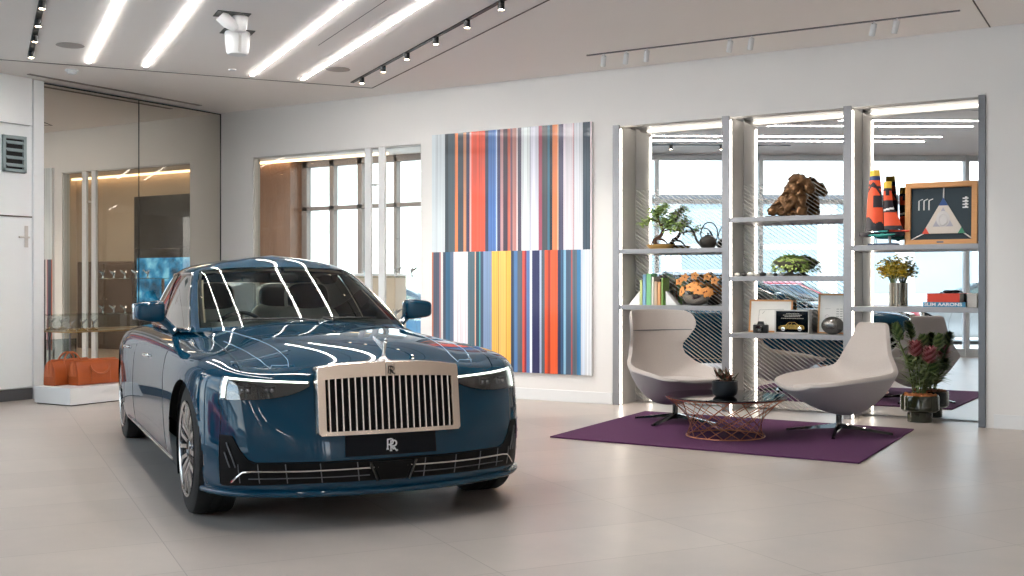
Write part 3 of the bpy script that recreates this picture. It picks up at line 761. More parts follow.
    ro = [ray_hit(outer, a) for a in angs]; ri = [ray_hit(inner, a) for a in angs]
    P = []
    for (y, z), (yi, zi) in zip(ro, ri):
        P.append([(gx(y, z)-.085, y, z), (gx(y, z)-.006, y, z), (gx(y, z), y*.992, cz0+(z-cz0)*.988), (gx(yi, zi)-.002, yi*1.01, cz0+(zi-cz0)*1.012), (gx(yi, zi)-.008, yi, zi), (gx(yi, zi)-.04, yi, zi)])
    mb = MB(); mb.grid(P, cu=True); gr = build('grille_frame', mb, M['satin'], car, smooth=40)
    mb = MB(); P = [[(gx(y, z)-.036, y, z) for z in np.linspace(iz0-.005, top_in(y)+.01, 3)] for y in np.linspace(-iw-.01, iw+.01, 9)]; mb.grid(P); build('grille_mesh', mb, M['blackmatte'], gr)
    nv = 20
    for k in range(nv):
        y = -iw+.018+(2*iw-.036)*k/(nv-1); mb = MB(); P = []
        for z in np.linspace(iz0-.003, top_in(y)+.004, 10):
            x = gx(y, z)-.006
            P.append([(x-.028, y-.0045, z), (x-.008, y-.0072, z), (x, y-.003, z), (x, y+.003, z), (x-.008, y+.0072, z), (x-.028, y+.0045, z)])
        mb.grid(P, cv=True); build('grille_vane', mb, M['vane'], car, smooth=60)
    # badge with interlaced RR on the grille top
    def R_strokes(mb, x0, y0, h, th, mi=0, depth=.0015, fn=None):
        w = h*.62
        def st(pts):
            P = []
            for i, (a, b) in enumerate(pts):
                p = Vector(pts[max(0, i-1)]); q = Vector(pts[min(len(pts)-1, i+1)]); t = (q-p).normalized(); nn = Vector((-t.y, t.x))*th/2
                P.append([fn(x0+a-nn.x, y0+b-nn.y, 0), fn(x0+a+nn.x, y0+b+nn.y, 0), fn(x0+a+nn.x, y0+b+nn.y, depth), fn(x0+a-nn.x, y0+b-nn.y, depth)])
            mb.grid(P, cv=True)
        st([(0, 0), (0, h)]); bow = [(0, h-th/2)]+[(w*.5+w*.36*math.sin(a), h-.27*h+.25*h*math.cos(a)) for a in np.linspace(0, PI, 10)]+[(0, h*.46)]
        st(bow); st([(w*.35, h*.46), (w*.92, 0)])
        st([(-th*.9, th/2), (th*.9, th/2)]); st([(w*.75, th/2), (w*1.08, th/2)])
    mb = MB(); mb.prism([(-.027, .799), (.027, .799), (.024, .862), (-.024, .862)], GX-.054, GX-.040, axis='x'); bd = build('front_badge', mb, M['satin'], car, bevel=.0015)
    mb = MB(); f = lambda a, b, d: (GX-.0402+d, a, b)
    R_strokes(mb, -.013, .808, .04, .0045, fn=f); R_strokes(mb, -.003, .804, .04, .0045, fn=f); build('monogram', mb, M['dark'], bd, smooth=0)
    # winged hood ornament
    mb = MB(); mb.lathe([(.058, -.012), (.060, .002), (.035, .012), (.016, .024), (.012, .03)], 28, sx=1.1, sy=.75); orn = build('hood_ornament', mb, M['vane'], car, loc=(2.29, 0, .866))
    build('figure', xform(statuette_mesh(MB(), 1.12), Matrix.Translation((.0, 0, .02))), M['vane'], orn, smooth=60)
    # --- headlights
    for sg in (1, -1):
        s0, s1 = 2.18*sg, 4.72*sg
        zt = interp([(2.18, .768), (2.5, .771), (3.5, .781), (4.72, .797)]); zb = interp([(2.18, .742), (2.35, .722), (2.7, .698), (3.1, .684), (3.6, .678), (4.72, .679)])
        mb = MB(); patch(mb, s0, s1, zt, zb, .0035, 30, 10); hl = build('headlight', mb, M['blackgloss'], car, smooth=180)
        # rim to give the lamp a body edge
        zi = lambda s: zb(s)+.006; zu = lambda s: zt(s)-.010
        ztop = lambda s: zt(s)-.002
        mb = MB(); patch(mb, 2.22*sg, 4.66*sg, lambda s: zt(s)-.003, lambda s: zt(s)-.0115, .008, 30, 3); patch(mb, 4.53*sg, 4.66*sg, lambda s: zt(s)-.0115, lambda s: zb(s)+.010, .008, 4, 6)
        build('daytime_light', mb, M['drl'], hl, smooth=180)
        mb = MB(); patch(mb, s0, s1, zt, zb, .011, 30, 10); build('lens', mb, M['lens'], hl, smooth=180)
        for k, (a, b) in enumerate(((3.02, 3.42), (3.66, 4.12))):
            mb = MB()
            q = A_sz(np.array([(a+b)/2*sg]), np.array([.724]), .0)[0]; nrm = A.nrm(np.array([(a+b)/2]), row_at_z(np.array([(a+b)/2]), np.array([.724])))[0]
            nn = Vector((abs(nrm[0]), sg*abs(nrm[1]), 0)).normalized(); rot = Matrix.Rotation(math.atan2(nn.y, nn.x), 3, 'Z')
            bb = MB(); bb.box((-.02, -.036, -.024), (.006, .036, .024)); bb.v = [tuple(rot @ Vector(p)+Vector(q)) for p in bb.v]; pj = build('projector', bb, M['dark'], hl, bevel=.004)
            bb = MB(); bb.ball((.002, -.015, .004), (.008, .013, .013), 12, 8); bb.ball((.002, .015, .004), (.008, .013, .013), 12, 8); bb.v = [tuple(rot @ Vector(p)+Vector(q)) for p in bb.v]; build('projector_lens', bb, M['alu'], pj)
        # seam under the headlight down the corner
        mb = MB(); mb.tube(ribbon([(4.80*sg, .80), (4.78*sg, .66), (4.64*sg, .64), (4.64*sg, .50)], .0, 12), .0018, 5); build('bumper_seam', mb, M['dark'], car)
    # --- bumper: lower intake, side vents, splitter
    zt = interp([(0, .352), (3, .350), (4.62, .352)]); zb = interp([(0, .248), (2, .246), (4, .236), (4.62, .230)])
    mb = MB(); patch(mb, -4.62, 4.62, zt, zb, .004, 81, 8); it = build('lower_intake', mb, M['intake'], car, smooth=180)
    for sg in (1, -1):
        # vertical side vent, tapering in towards the main intake
        mb = MB(); ztop = interp([(3.55, .351), (3.72, .366), (3.95, .415), (4.2, .486), (4.62, .493)])
        patch(mb, 3.55*sg, 4.62*sg, ztop, lambda s: .30, .0042, 20, 10); build('side_vent', mb, M['intake'], it, smooth=180)
        mb = MB(); mb.tube(ribbon([(4.36*sg, .46), (4.16*sg, .38), (4.06*sg, .33)], .012, 6), .004, 6); mb.tube(ribbon([(4.42*sg, .41), (4.24*sg, .33)], .012, 6), .004, 6); build('vent_fin', mb, M['greyd'], it)
        mb = MB(); mb.tube(ribbon([(.40*sg, .318), (2.5*sg, .312), (3.6*sg, .312), (3.85*sg, .306), (4.0*sg, .285), (4.2*sg, .255)], .014, 8), .0055, 8); build('chrome_bar', mb, M['chrome'], it)
        mb = MB(); mb.tube(ribbon([(.62*sg, .278), (2.5*sg, .276), (3.7*sg, .272)], .008, 8), .0028, 6)
        for s in (.95, 1.9, 2.75, 3.45, 4.0): mb.tube(ribbon([(s*sg, .348), ((s-.05)*sg, .25)], .006, 5), .003, 6)
        build('intake_grid', mb, M['greyd'], it)
        mb = MB(); mb.tube(ribbon([(4.64*sg, .24), (4.64*sg, .496), (4.2*sg, .49), (3.95*sg, .418), (3.72*sg, .369), (3.5*sg, .354), (2.2*sg, .355), (0, .357)], .003, 10), .0035, 6); build('intake_edge', mb, M['intake'], it)
    mb = MB(); mb.prism([(-.115, .345), (.115, .345), (.075, .248), (-.075, .248)], 2.43, 2.452, axis='x'); rd = build('radar_cover', mb, M['intake'], it, bevel=.004)
    for sg in (1, -1):
        mb = MB(); mb.tube([(2.455, sg*.128, .348), (2.455, sg*.122, .33), (2.455, sg*.088, .246)], .008, 8); build('radar_frame', mb, M['blackgloss'], rd)
    P = []
    for s in np.linspace(-5.6, 5.6, 90):
        b = A(np.array([abs(s)]), np.array([1.0]))[0]; nn = A.nrm(np.array([abs(s)]), np.array([1.2]))[0]; nn = np.array([abs(nn[0]), abs(nn[1]), 0]); nn /= np.linalg.norm(nn)
        if s < 0: b = b*np.array([1, -1, 1]); nn = nn*np.array([1, -1, 1])
        P.append([tuple(b+nn*o_+np.array([0, 0, dz])) for o_, dz in ((-.02, -.035), (.018, -.03), (.026, -.018), (.022, -.004), (-.01, .006))])
    mb = MB(); mb.grid(P); build('front_splitter', mb, paint, car, smooth=60)
    # plate with the big RR monogram
    mb = MB(); P = []
    for q in np.linspace(-1.265, 1.265, 15):
        e = [A_sz(np.array([q]), np.array([zz]), oo)[0] for zz, oo in ((.379, -.01), (.379, .012), (.485, .012), (.485, -.01))]; P.append([tuple(v) for v in e])
    mb.grid(P, cv=True); n0 = len(mb.v); mb.f += [(0, 1, 2, 3), tuple(n0-4+k for k in range(4))]; mb.m += [0, 0]; pl = build('number_plate', mb, mat('plate_black', '#090d14', .5, spec=.2, noise=.05), car, smooth=40)
    PX = float(A_sz(np.array([0.]), np.array([.43]), .012)[0][0])
    mb = MB(); f = lambda a, b, d: (PX+.0005+d, a, b)
    R_strokes(mb, -.028, .405, .058, .0075, fn=f, depth=.002); R_strokes(mb, -.010, .396, .058, .0075, fn=f, depth=.003); build('monogram', mb, mat('white_letter', '#e8eaec', .4, noise=.01), pl, smooth=0)
    # --- greenhouse
    Bt = [(.965, 0, 1.0), (.935, .36, .995), (.80, .64, .985), (.58, .775, .965), (-.02, .80, .955), (-.72, .80, .96), (-1.32, .785, .965), (-1.72, .725, .965), (-1.98, .58, .96), (-2.10, .32, .965), (-2.13, 0, .965)]
    Tp = [(-.10, 0, 1.436), (-.125, .30, 1.432), (-.22, .51, 1.415), (-.40, .592, 1.400), (-.60, .608, 1.410), (-.92, .608, 1.412), (-1.22, .590, 1.395), (-1.42, .53, 1.368), (-1.55, .40, 1.37), (-1.61, .22, 1.378), (-1.63, 0, 1.382)]
    net = []
    for k, (b, t) in enumerate(zip(Bt, Tp)):
        b = np.array(b); t = np.array(t); o = np.array([0, 0, 0.])
        rad = np.array([b[0]+.6, b[1]*1.0, 0]); rad[0] = 0 if 3 <= k <= 6 else rad[0]
        rad = rad/max(np.linalg.norm(rad), 1e-6)
        sp = np.array([min(-.42, max(-1.2, t[0]-.05)) if k > 2 else -.42, 0, 1.508])
        net.append([b, b*.5+t*.5+rad*.030+np.array([0, 0, .008]), b*.07+t*.93+rad*.012, t, t*.62+sp*.38+np.array([0, 0, .026]), sp])
    G = Net(net).smoothed(3, 8)
    Wc, Wr = 2.60, (.10, 2.5)
    S1, S2, SR = (3.0, 4.62), (4.76, 6.42), (.10, 2.2)
    RC, RR_ = 7.95, (.16, 1.86)
    cc = np.unique(np.round(np.concatenate([np.linspace(0, 10, 101), [Wc, *S1, *S2, RC]]), 5)); rrw = np.unique(np.round(np.concatenate([np.linspace(0, 5, 51), Wr, SR, RR_]), 5))
    def hole(c, r): return (c < Wc and Wr[0] < r < Wr[1]) or ((S1[0] < c < S1[1] or S2[0] < c < S2[1]) and SR[0] < r < SR[1]) or (c > RC and RR_[0] < r < RR_[1])
    mb = MB()
    for sg in (1, -1):
        P = G(sg*cc[:, None]*np.ones_like(rrw)[None], np.ones_like(cc)[:, None]*rrw[None]); m = len(rrw)
        fs = [(i*m+j, i*m+j+1, (i+1)*m+j+1, (i+1)*m+j) for i in range(len(cc)-1) for j in range(m-1) if not hole((cc[i]+cc[i+1])/2, (rrw[j]+rrw[j+1])/2)]
        mb.add(P.reshape(-1, 3), fs)
    build('roof', mb, paint, car, smooth=60)
    def gpatch(c0, c1, r0, r1, off, nc=24, nr=14):
        P = G(np.linspace(c0, c1, nc)[:, None]*np.ones((1, nr)), np.ones((nc, 1))*np.linspace(r0, r1, nr)[None]); 
        Nn = G.nrm(np.linspace(c0, c1, nc)[:, None]*np.ones((1, nr)), np.ones((nc, 1))*np.linspace(r0, r1, nr)[None])
        ctr = np.array([-.5, 0, .9]); fl = np.sign(((P-ctr)*Nn).sum(-1, keepdims=True)); return P+Nn*fl*off
    mb = MB(); mb.grid(gpatch(-Wc, Wc, *Wr, -.004, 49, 20)); ws = build('windshield', mb, M['carglass'], car, smooth=180)
    mb = MB(); e1 = .16; mb.grid(gpatch(-Wc, Wc, Wr[0], Wr[0]+.17, -.006, 49, 4)); mb.grid(gpatch(-Wc, Wc, Wr[1]-.10, Wr[1], -.006, 49, 4)); mb.grid(gpatch(-Wc, -Wc+e1, *Wr, -.006, 4, 20)); mb.grid(gpatch(Wc-e1, Wc, *Wr, -.006, 4, 20)); build('frit_band', mb, M['dark'], ws, smooth=180)
    for sg in (1, -1):
        mb = MB(); mb.tube([(1.0, .05*sg+.04, hz(1.0, .05)[2]+.012), tuple(gpatch(-.1, .1, .25, .3, .008, 2, 2)[0][0]+np.array([0, sg*.1, 0])), tuple(gpatch(1.4*sg, 1.5*sg, .24, .3, .012, 2, 2)[0][0])], .007, 6); build('wiper', mb, M['dark'], car)
    mb = MB(); mb.grid(gpatch(-10, -RC, *RR_, -.004, 25, 14)); mb.grid(gpatch(RC, 10, *RR_, -.004, 25, 14)); build('rear_window', mb, M['carglass'], car, smooth=180)
    for sg in (1, -1):
        for (a, b) in (S1, S2):
            mb = MB(); mb.grid(gpatch(sg*a, sg*b, *SR, -.003)); wd = build('side_window', mb, M['carside'], car, smooth=180)
        mb = MB(); mb.grid(gpatch(sg*S1[1], sg*S2[0], *SR, .002, 4)); build('door_pillar', mb, M['blackgloss'], car, smooth=180)
        mb = MB(); loop = [tuple(p) for p in gpatch(sg*S1[0], sg*S2[1], SR[1]+.02, SR[1]+.03, .004, 40, 2)[:, 0]]+[tuple(p) for p in gpatch(sg*S2[1], sg*S2[1]+sg*.02, SR[1], SR[0], .004, 2, 10)[0]]+[tuple(p) for p in gpatch(sg*S2[1], sg*S1[0], SR[0]-.02, SR[0], .004, 40, 2)[:, 0]]+[tuple(p) for p in gpatch(sg*S1[0], sg*S1[0]+sg*.02, SR[0], SR[1], .004, 2, 10)[0]]
        mb.tube(loop, .008, 8, closed=True); build('window_trim', mb, M['chrome'], car)
        # cream pillar lining inside
        mb = MB(); mb.grid(gpatch(sg*2.45, sg*2.98, .25, 2.0, -.035, 6, 12)); build('pillar_lining', mb, M['beige'], car, smooth=180)
    mb = MB(); mb.grid(gpatch(-2.9, 2.9, 2.5, 2.95, -.03, 30, 6)); mb.grid([[(x, y, 1.40) for y in np.linspace(-.5, .5, 5)] for x in np.linspace(-.30, -1.5, 5)]); build('headliner', mb, M['beige'], car, smooth=180)
    # --- mirrors, handles, seams
    for sg in (1, -1):
        mb = MB(); mb.ball((0, 0, 0), (.085, .10, .070), 28, 18, sq=.42)
        mb.v = [(x*(1 if x > 0 else .55), y, z*(1-.18*(y*sg/.10))) for x, y, z in mb.v]
        mr = build('side_mirror', mb, paint, car, loc=(.17, sg*.968, 1.10), smooth=180)
        mb = MB(); mb.box((-.058, -.10, -.055), (-.046, .10, .055)); build('mirror_glass', mb, M['mirrorplain'], mr, bevel=.01)
        mb = MB(); mb.box((-.03, -.118, -.004), (.088, .118, .005)); 
        mb = MB(); mb.tube([(.0, -sg*.08, -.05), (.02, -sg*.13, -.10), (.03, -sg*.17, -.15)], [.03, .026, .03], 10); build('mirror_foot', mb, paint, mr)
        for x in (.05, -1.28):
            s = float(np.interp(-x, [-PL[9][0], -PL[10][0], -PL[11][0], -PL[12][0]], [9, 10, 11, 12]))
            p = A_sz(np.array([s]), np.array([.80]))[0]
            mb = MB(); mb.ball((0, 0, 0), (.10, .016, .014), 16, 10); mb.v = [(a, b+sg*.018*(1-(a/.1)**2), c) for a, b, c in mb.v]; build('door_handle', mb, M['chrome'], car, loc=(p[0], sg*abs(p[1]), p[2]))
        def side_line(pts, r=.0022, m=M['dark'], nm='door_seam', off=0.):
            tab = [(q[0], k) for k, q in enumerate(PL)]
            xs = [q[0] for q in PL][::-1]; ks = list(range(len(PL)))[::-1]
            mb = MB(); mb.tube(ribbon([(sg*float(np.interp(x, xs, ks)), z) for x, z in pts], off, 10), r, 5); build(nm, mb, m, car)
        side_line([(1.04, .26), (1.02, .55), (.92, .80), (.80, .885)]); side_line([(-.66, .26), (-.64, .90)]); side_line([(-1.32, .34), (-1.20, .55), (-1.38, .75), (-1.44, .905)])
        side_line([(1.15, .262), (0, .262), (-1.15, .262)], .003, M['dark'], 'sill_seam')
        side_line([(1.24, .245), (.5, .235), (-.5, .235), (-1.24, .245)], .006, M['chrome'], 'sill_trim', .003)
        # tail lamps
        mb = MB(); patch(mb, 15.3*sg, 16.6*sg, lambda s: .78, lambda s: .52, .004, 10, 8); build('tail_light', mb, mat('red_lamp', '#7a0c10', .15, coat=1, noise=.05) if 'red_lamp' not in bpy.data.materials else bpy.data.materials['red_lamp'], car, smooth=180)
    # --- cabin
    mb = MB(); mb.box((-1.75, -.74, .30), (.9, .74, .36)); mb.box((.70, -.74, .36), (.9, .74, .86)); mb.box((-1.75, -.76, .36), (.8, -.72, .94)); mb.box((-1.75, .72, .36), (.8, .76, .94)); mb.box((-2.0, -.62, .36), (-1.68, .62, .93)); build('cabin_lining', mb, M['seat'], car)
    mb = MB(); P = []
    for y in np.linspace(-.70, .70, 24):
        P.append([(.95-.22*abs(y)**2, y, .955), (.70, y, .978), (.50, y, .972+.012*math.cos(y*6)), (.38, y, .93), (.36, y, .80)])
    mb.grid(P); build('dashboard', mb, M['seat'], car, smooth=60)
    mb = MB(); c = Vector((.20, -.37, .92)); rot = Matrix.Rotation(R(-65), 3, 'Y')
    mb.tube([c+rot @ Vector((.185*math.cos(a), .185*math.sin(a), 0)) for a in np.linspace(0, 2*PI, 41)[:-1]], .014, 8, closed=True)
    for a in (0, PI, -PI/2): mb.tube([c, c+rot @ Vector((.18*math.sin(a+PI/2), .18*math.cos(a+PI/2), 0))], .014, 6)
    mb.ball(c, .05, 12, 8); build('steering_wheel', mb, M['seat'], car)
    for x, ys_ in ((-.36, (-.38, .38)), (-1.32, (-.36, .36))):
        for y in ys_:
            mb = MB(); mb.ball((x+.02, y, .52), (.29, .27, .10), 20, 12, sq=.6)
            st = build('seat', mb, M['ivory'], car, smooth=180)
            mb = MB(); mb.ball((0, 0, 0), (.085, .27, .36), 22, 16, sq=.55); xform(mb, Matrix.Translation((x-.34, y, .78)) @ Matrix.Rotation(R(-16), 4, 'Y')); build('backrest', mb, M['ivory'], st, smooth=180)
            mb = MB(); mb.ball((0, 0, 0), (.06, .165, .125), 20, 14, sq=.6); xform(mb, Matrix.Translation((x-.43, y, 1.17)) @ Matrix.Rotation(R(-12), 4, 'Y')); build('headrest', mb, M['seat'], st, smooth=180)
            mb = MB(); mb.ball((0, 0, 0), (.05, .185, .135), 20, 14, sq=.6); xform(mb, Matrix.Translation((x-.47, y, 1.165)) @ Matrix.Rotation(R(-12), 4, 'Y')); build('headrest_shell', mb, M['ivory'], st, smooth=180)
    mb = MB(); mb.ball((-.02, 0, 1.335), (.012, .11, .035), 14, 10, sq=.6); mb.tube([(-.02, 0, 1.36), (-.08, 0, 1.41)], .012, 6); build('rear_view_mirror', mb, M['dark'], car)
    return car
car = make_car()
car.location = (-5.645, -4.644, 0); car.rotation_euler = (0, 0, R(-33.72))
# ------------------------------------------------------------------ striped picture
TOP = [(8,67,'cfd8dc'),(67,82,'3a4248'),(82,112,'4d5a62'),(112,125,'e8834e'),(125,150,'41454e'),(150,163,'c98a63'),(163,178,'3b3550'),(178,186,'e9a9a0'),(186,248,'e2553a'),(248,263,'3b3e55'),(263,297,'4a6fae'),(297,303,'b9cde6'),(303,317,'3d3a5e'),(317,330,'b58d8e'),(330,350,'3f2f3c'),(350,362,'c4614c'),(362,372,'6e5560'),(372,390,'b97f78'),(390,396,'e6d6d6'),(396,412,'4d4658'),(412,450,'dde3e6'),(450,453,'8a90a8'),(453,490,'dfe0ec'),(490,506,'a24a5e'),(506,530,'4b4c50'),(530,541,'3f6f86'),(541,552,'20222c'),(552,575,'e98a55'),(575,580,'f0c8a8'),(580,602,'55506a'),(602,645,'ece4ea'),(645,648,'c0555f'),(648,690,'e6e8ee'),(690,724,'3a4a58'),(724,730,'f0dfe6')]
BOT = [(8,14,'c4704f'),(14,40,'4c5263'),(40,46,'b1757a'),(46,55,'dcdcd8'),(55,66,'3f4858'),(66,85,'2f5b7a'),(85,100,'5a6b85'),(100,160,'efe4e8'),(160,190,'4f6570'),(190,195,'e9b59a'),(195,208,'274350'),(208,214,'4fa0a0'),(214,226,'3f4c66'),(226,262,'7d94b8'),(262,289,'f2b84b'),(289,292,'c98a30'),(292,322,'f5c060'),(322,325,'d9963a'),(325,344,'f0b446'),(344,356,'2f3b52'),(356,372,'4f77a8'),(372,392,'5b5e66'),(392,402,'d0523c'),(402,410,'8e2a4a'),(410,424,'5b7bb0'),(424,434,'dfe4f0'),(434,466,'2d2c5a'),(466,474,'b9c6de'),(474,488,'54606a'),(488,500,'e8572c'),(500,512,'b03c25'),(512,543,'ee6230'),(543,556,'33304f'),(556,568,'3a5d80'),(568,578,'8fc0dc'),(578,600,'4a5d74'),(600,606,'b0605a'),(606,625,'5d6b76'),(625,642,'3f83b4'),(642,660,'cdd9e6'),(660,688,'e4e9ef')]
AX0, AX1, AZ0, AZ1, AZM = -7.60, -5.49, .30, 3.045, 1.665
def px2x(px):   # the picture is seen at an angle: convert the measured spacing to the wall
    t = (px-512)/1110.; return 10.72*(-.5195+.8545*t)/(.8545+.5195*t)
art = thing('striped_picture', 'large picture of vertical colour stripes on the white wall behind the car', 'picture', ((AX0+AX1)/2, 0, (AZ0+AZ1)/2))
mb = MB(); mb.box((AX0-art.location.x, -.035, AZ0-art.location.z), (AX1-art.location.x, 0, AZ1-art.location.z)); build('stretcher', mb, M['white'], art, bevel=.002)
me = bpy.data.meshes.new('canvas'); vs = []; fs = []; cols = []
def stripes(tab, kk, x0p, w, z0, z1):
    lo, hi = tab[0][0], tab[-1][1]; xa, xb = px2x(x0p+lo*kk), px2x(x0p+hi*kk)
    for a, b, c in tab:
        xs = [AX0+(AX1-AX0)*(px2x(x0p+q*kk)-xa)/(xb-xa)-art.location.x for q in (a, b)]
        ny = 2; zs = [z0, z1] ; o = len(vs)
        vs.extend([(xs[0], -.036, z0-art.location.z), (xs[1], -.036, z0-art.location.z), (xs[1], -.036, z1-art.location.z), (xs[0], -.036, z1-art.location.z)]); fs.append((o, o+1, o+2, o+3)); cols.append(lin(c))
stripes(TOP, 170/753, 430, 0, AZM, AZ1); stripes(BOT, 170/699, 430, 0, AZ0, AZM)
me.from_pydata(vs, [], fs); ca = me.color_attributes.new('stripe', 'FLOAT_COLOR', 'CORNER')
for i, p in enumerate(me.polygons):
    for li in p.loop_indices: ca.data[li].color = cols[i]
m = mat('striped_print', '#ffffff', .32, coat=.25); nt = m.node_tree; b = nt.nodes['Principled BSDF']
at = nt.nodes.new('ShaderNodeVertexColor'); at.layer_name = 'stripe'
tc = nt.nodes.new('ShaderNodeTexCoord'); mp = nt.nodes.new('ShaderNodeMapping'); mp.inputs['Scale'].default_value = (55, 1, .35); nt.links.new(tc.outputs['Object'], mp.inputs[0])
n = nt.nodes.new('ShaderNodeTexNoise'); n.inputs['Scale'].default_value = 1.0; n.inputs['Detail'].default_value = 3; nt.links.new(mp.outputs[0], n.inputs['Vector'])
cr = nt.nodes.new('ShaderNodeValToRGB'); cr.color_ramp.elements[0].color = (.72, .72, .74, 1); cr.color_ramp.elements[1].color = (1.18, 1.18, 1.18, 1); cr.color_ramp.elements[0].position = .3; cr.color_ramp.elements[1].position = .7
nt.links.new(n.outputs['Fac'], cr.inputs[0]); mx = nt.nodes.new('ShaderNodeMix'); mx.data_type = 'RGBA'; mx.blend_type = 'MULTIPLY'; mx.inputs['Factor'].default_value = 1
nt.links.new(at.outputs['Color'], mx.inputs['A']); nt.links.new(cr.outputs[0], mx.inputs['B']); nt.links.new(mx.outputs['Result'], b.inputs['Base Color'])
me.materials.append(m); o = bpy.data.objects.new('canvas', me); link(o, art)

# ------------------------------------------------------------------ plinth and bags
mb = MB(); mb.box((-.30, -1.1, .012), (.30, 1.1, .19)); pl = build('plinth', mb, M['white'], bevel=.003, loc=(-10.345, -2.05, 0)); tag(pl, 'low white display plinth under the two tan leather bags', 'plinth')
mb = MB(); mb.box((-.28, -1.08, 0), (.28, 1.08, .013)); build('base', mb, M['dark'], pl)
def bag(lab, loc, rz, L_, W, Hh, handles):
    """doctor-style holdall: long side along x, gusset ends, flat top frame"""
    t = thing('holdall', lab, 'bag', loc, rz, 'tan leather holdalls')
    mb = MB(); P = []
    for x in np.linspace(-L_/2, L_/2, 15):
        e = 1-.10*abs(2*x/L_)**6; row = []
        for (y, z) in ((-.50, .03), (-.5, .16), (-.47, .50), (-.36, .80), (-.20, .97), (-.05, 1.0), (.05, 1.0), (.20, .97), (.36, .80), (.47, .5), (.5, .16), (.5, .03), (.42, 0), (-.42, 0)):
            row.append((x, y*W*(e if z < .9 else 1), z*Hh*(1-.03*abs(2*x/L_)**4)))
        P.append(row)
    mb.grid(P, cv=True); k = 14; mb.f += [tuple(range(k)), tuple((14*k+q) for q in reversed(range(k)))]; mb.m += [0, 0]
    build('body', mb, M['leather'], t, smooth=50, bevel=.006)
    for sx in (-1, 1):
        mb = MB(); mb.prism([(-W*.30, .35*Hh), (W*.30, .35*Hh), (W*.14, .93*Hh), (-W*.14, .93*Hh)], sx*(L_/2-.004), sx*(L_/2+.006), axis='x'); build('end_gusset', mb, M['leatherl'], t, bevel=.003)
        mb = MB(); mb.tube([(sx*(L_/2+.008), 0, .45*Hh), (sx*(L_/2+.012), 0, .95*Hh), (sx*L_*.40, 0, 1.02*Hh)], .007, 6); build('end_strap', mb, M['leatherl'], t)
    mb = MB(); mb.box((-L_*.46, -.012, Hh*.985), (L_*.46, .012, Hh*1.03)); build('top_frame', mb, M['leatherl'], t, bevel=.004)
    for sy in (-1, 1):
        pts = []
        for a in np.linspace(0, PI, 15):
            up = handles; x = -L_*.22*math.cos(a)
            if up: pts.append((x, sy*(W*.30-.03*math.sin(a)), Hh*.78+Hh*.52*math.sin(a)))
            else: pts.append((x, sy*(W*.44+.022*math.sin(a)), Hh*.80-Hh*.36*math.sin(a)))
        mb = MB(); mb.tube(pts, .009, 8); build('handle', mb, M['leatherl'], t)
        for sx in (-1, 1):
            mb = MB(); mb.tube([(sx*L_*.22, sy*W*.515, .10*Hh), (sx*L_*.22, sy*W*.49, .5*Hh), (sx*L_*.22, sy*W*.37, .82*Hh)], .0035, 4); build('strap', mb, M['leatherl'], t)
    return t
bag('tan leather holdall at the front of the plinth, handles hanging down', (-10.31, -2.63, .192), R(88), .56, .20, .27, False)
bag('tan leather holdall at the back of the plinth, handles standing up', (-10.53, -2.80, .192), R(95), .54, .195, .27, True)
t = thing('acrylic_stand', 'clear acrylic sheet with a white pen on the plinth behind the bags', 'display stand', (-10.3, -1.95, .192))
mb = MB(); mb.box((-.01, -.28, 0), (.01, .28, .42)); build('sheet', mb, glass('acrylic', '#e2ebee', 1.0, base=.06), t, smooth=0)
mb = MB(); mb.box((-.09, -.3, 0), (.09, .3, .012)); build('foot', mb, M['white'], t, bevel=.003)
mb = MB(); mb.tube([(.03, -.02, .012), (.03, -.02, .30)], .012, 10); build('pen', mb, M['white'], t)

# ------------------------------------------------------------------ rug, chairs, table
mb = MB(); mb.prism([(-4.56, -2.61), (-2.0, -2.655), (-2.055, -.52), (-4.66, -.48)], 0.001, .014); o = build('rug', mb, M['rug'], bevel=.004); tag(o, 'large plain purple rug under the grey lounge chairs', 'rug')

def shell(st, nv=25, expo=2.6):
    """closed upholstered shell; st rows: centre x, z, half width, edge x, z, centre thickness, rim thickness"""
    st = np.array(st, float); n = len(st); tt = np.linspace(0, n-1, (n-1)*6+1); i, w = cr_weights(tt, n)
    Q = np.concatenate([[2*st[0]-st[1]], st, [2*st[-1]-st[-2]]]); S = sum(w[:, [a]]*Q[i+a] for a in range(4))
    T = np.gradient(S[:, :2], axis=0); T /= np.linalg.norm(T, axis=1, keepdims=True); Nn = np.stack([T[:, 1], -T[:, 0]], 1)
    vv = np.sin(np.linspace(-PI/2, PI/2, nv)); inner = []; outer = []
    for (x, z, hw, xe, ze, tc_, tr), nn in zip(S, Nn):
        ri, ro = [], []
        for v in vv:
            f = abs(v)**expo; th = tr+(tc_-tr)*(1-abs(v)**2.2)
            px, pz = x+(xe-x)*f, z+(ze-z)*f
            ri.append((px, hw*v, pz)); ro.append((px-nn[0]*th, (hw+tr*.5*f)*v, pz-nn[1]*th))
        inner.append(ri); outer.append(ro)
    return inner, outer
def build_shell(st, par, m_in, m_out, expo=2.6):
    I, O = shell(st, expo=expo); n, m = len(I), len(I[0])
    mb = MB(); mb.grid(I, mi=0); mb.grid(O, mi=1); b = n*m
    for j in range(m-1): mb.f += [(j, j+1, b+j+1, b+j), ((n-1)*m+j, (n-1)*m+j+1, b+(n-1)*m+j+1, b+(n-1)*m+j)]; mb.m += [0, 0]
    for i in range(n-1): mb.f += [(i*m, (i+1)*m, b+(i+1)*m, b+i*m), (i*m+m-1, (i+1)*m+m-1, b+(i+1)*m+m-1, b+i*m+m-1)]; mb.m += [0, 0]
    return build('shell', mb, [m_in, m_out], par, smooth=180, bevel=0, subsurf=1)
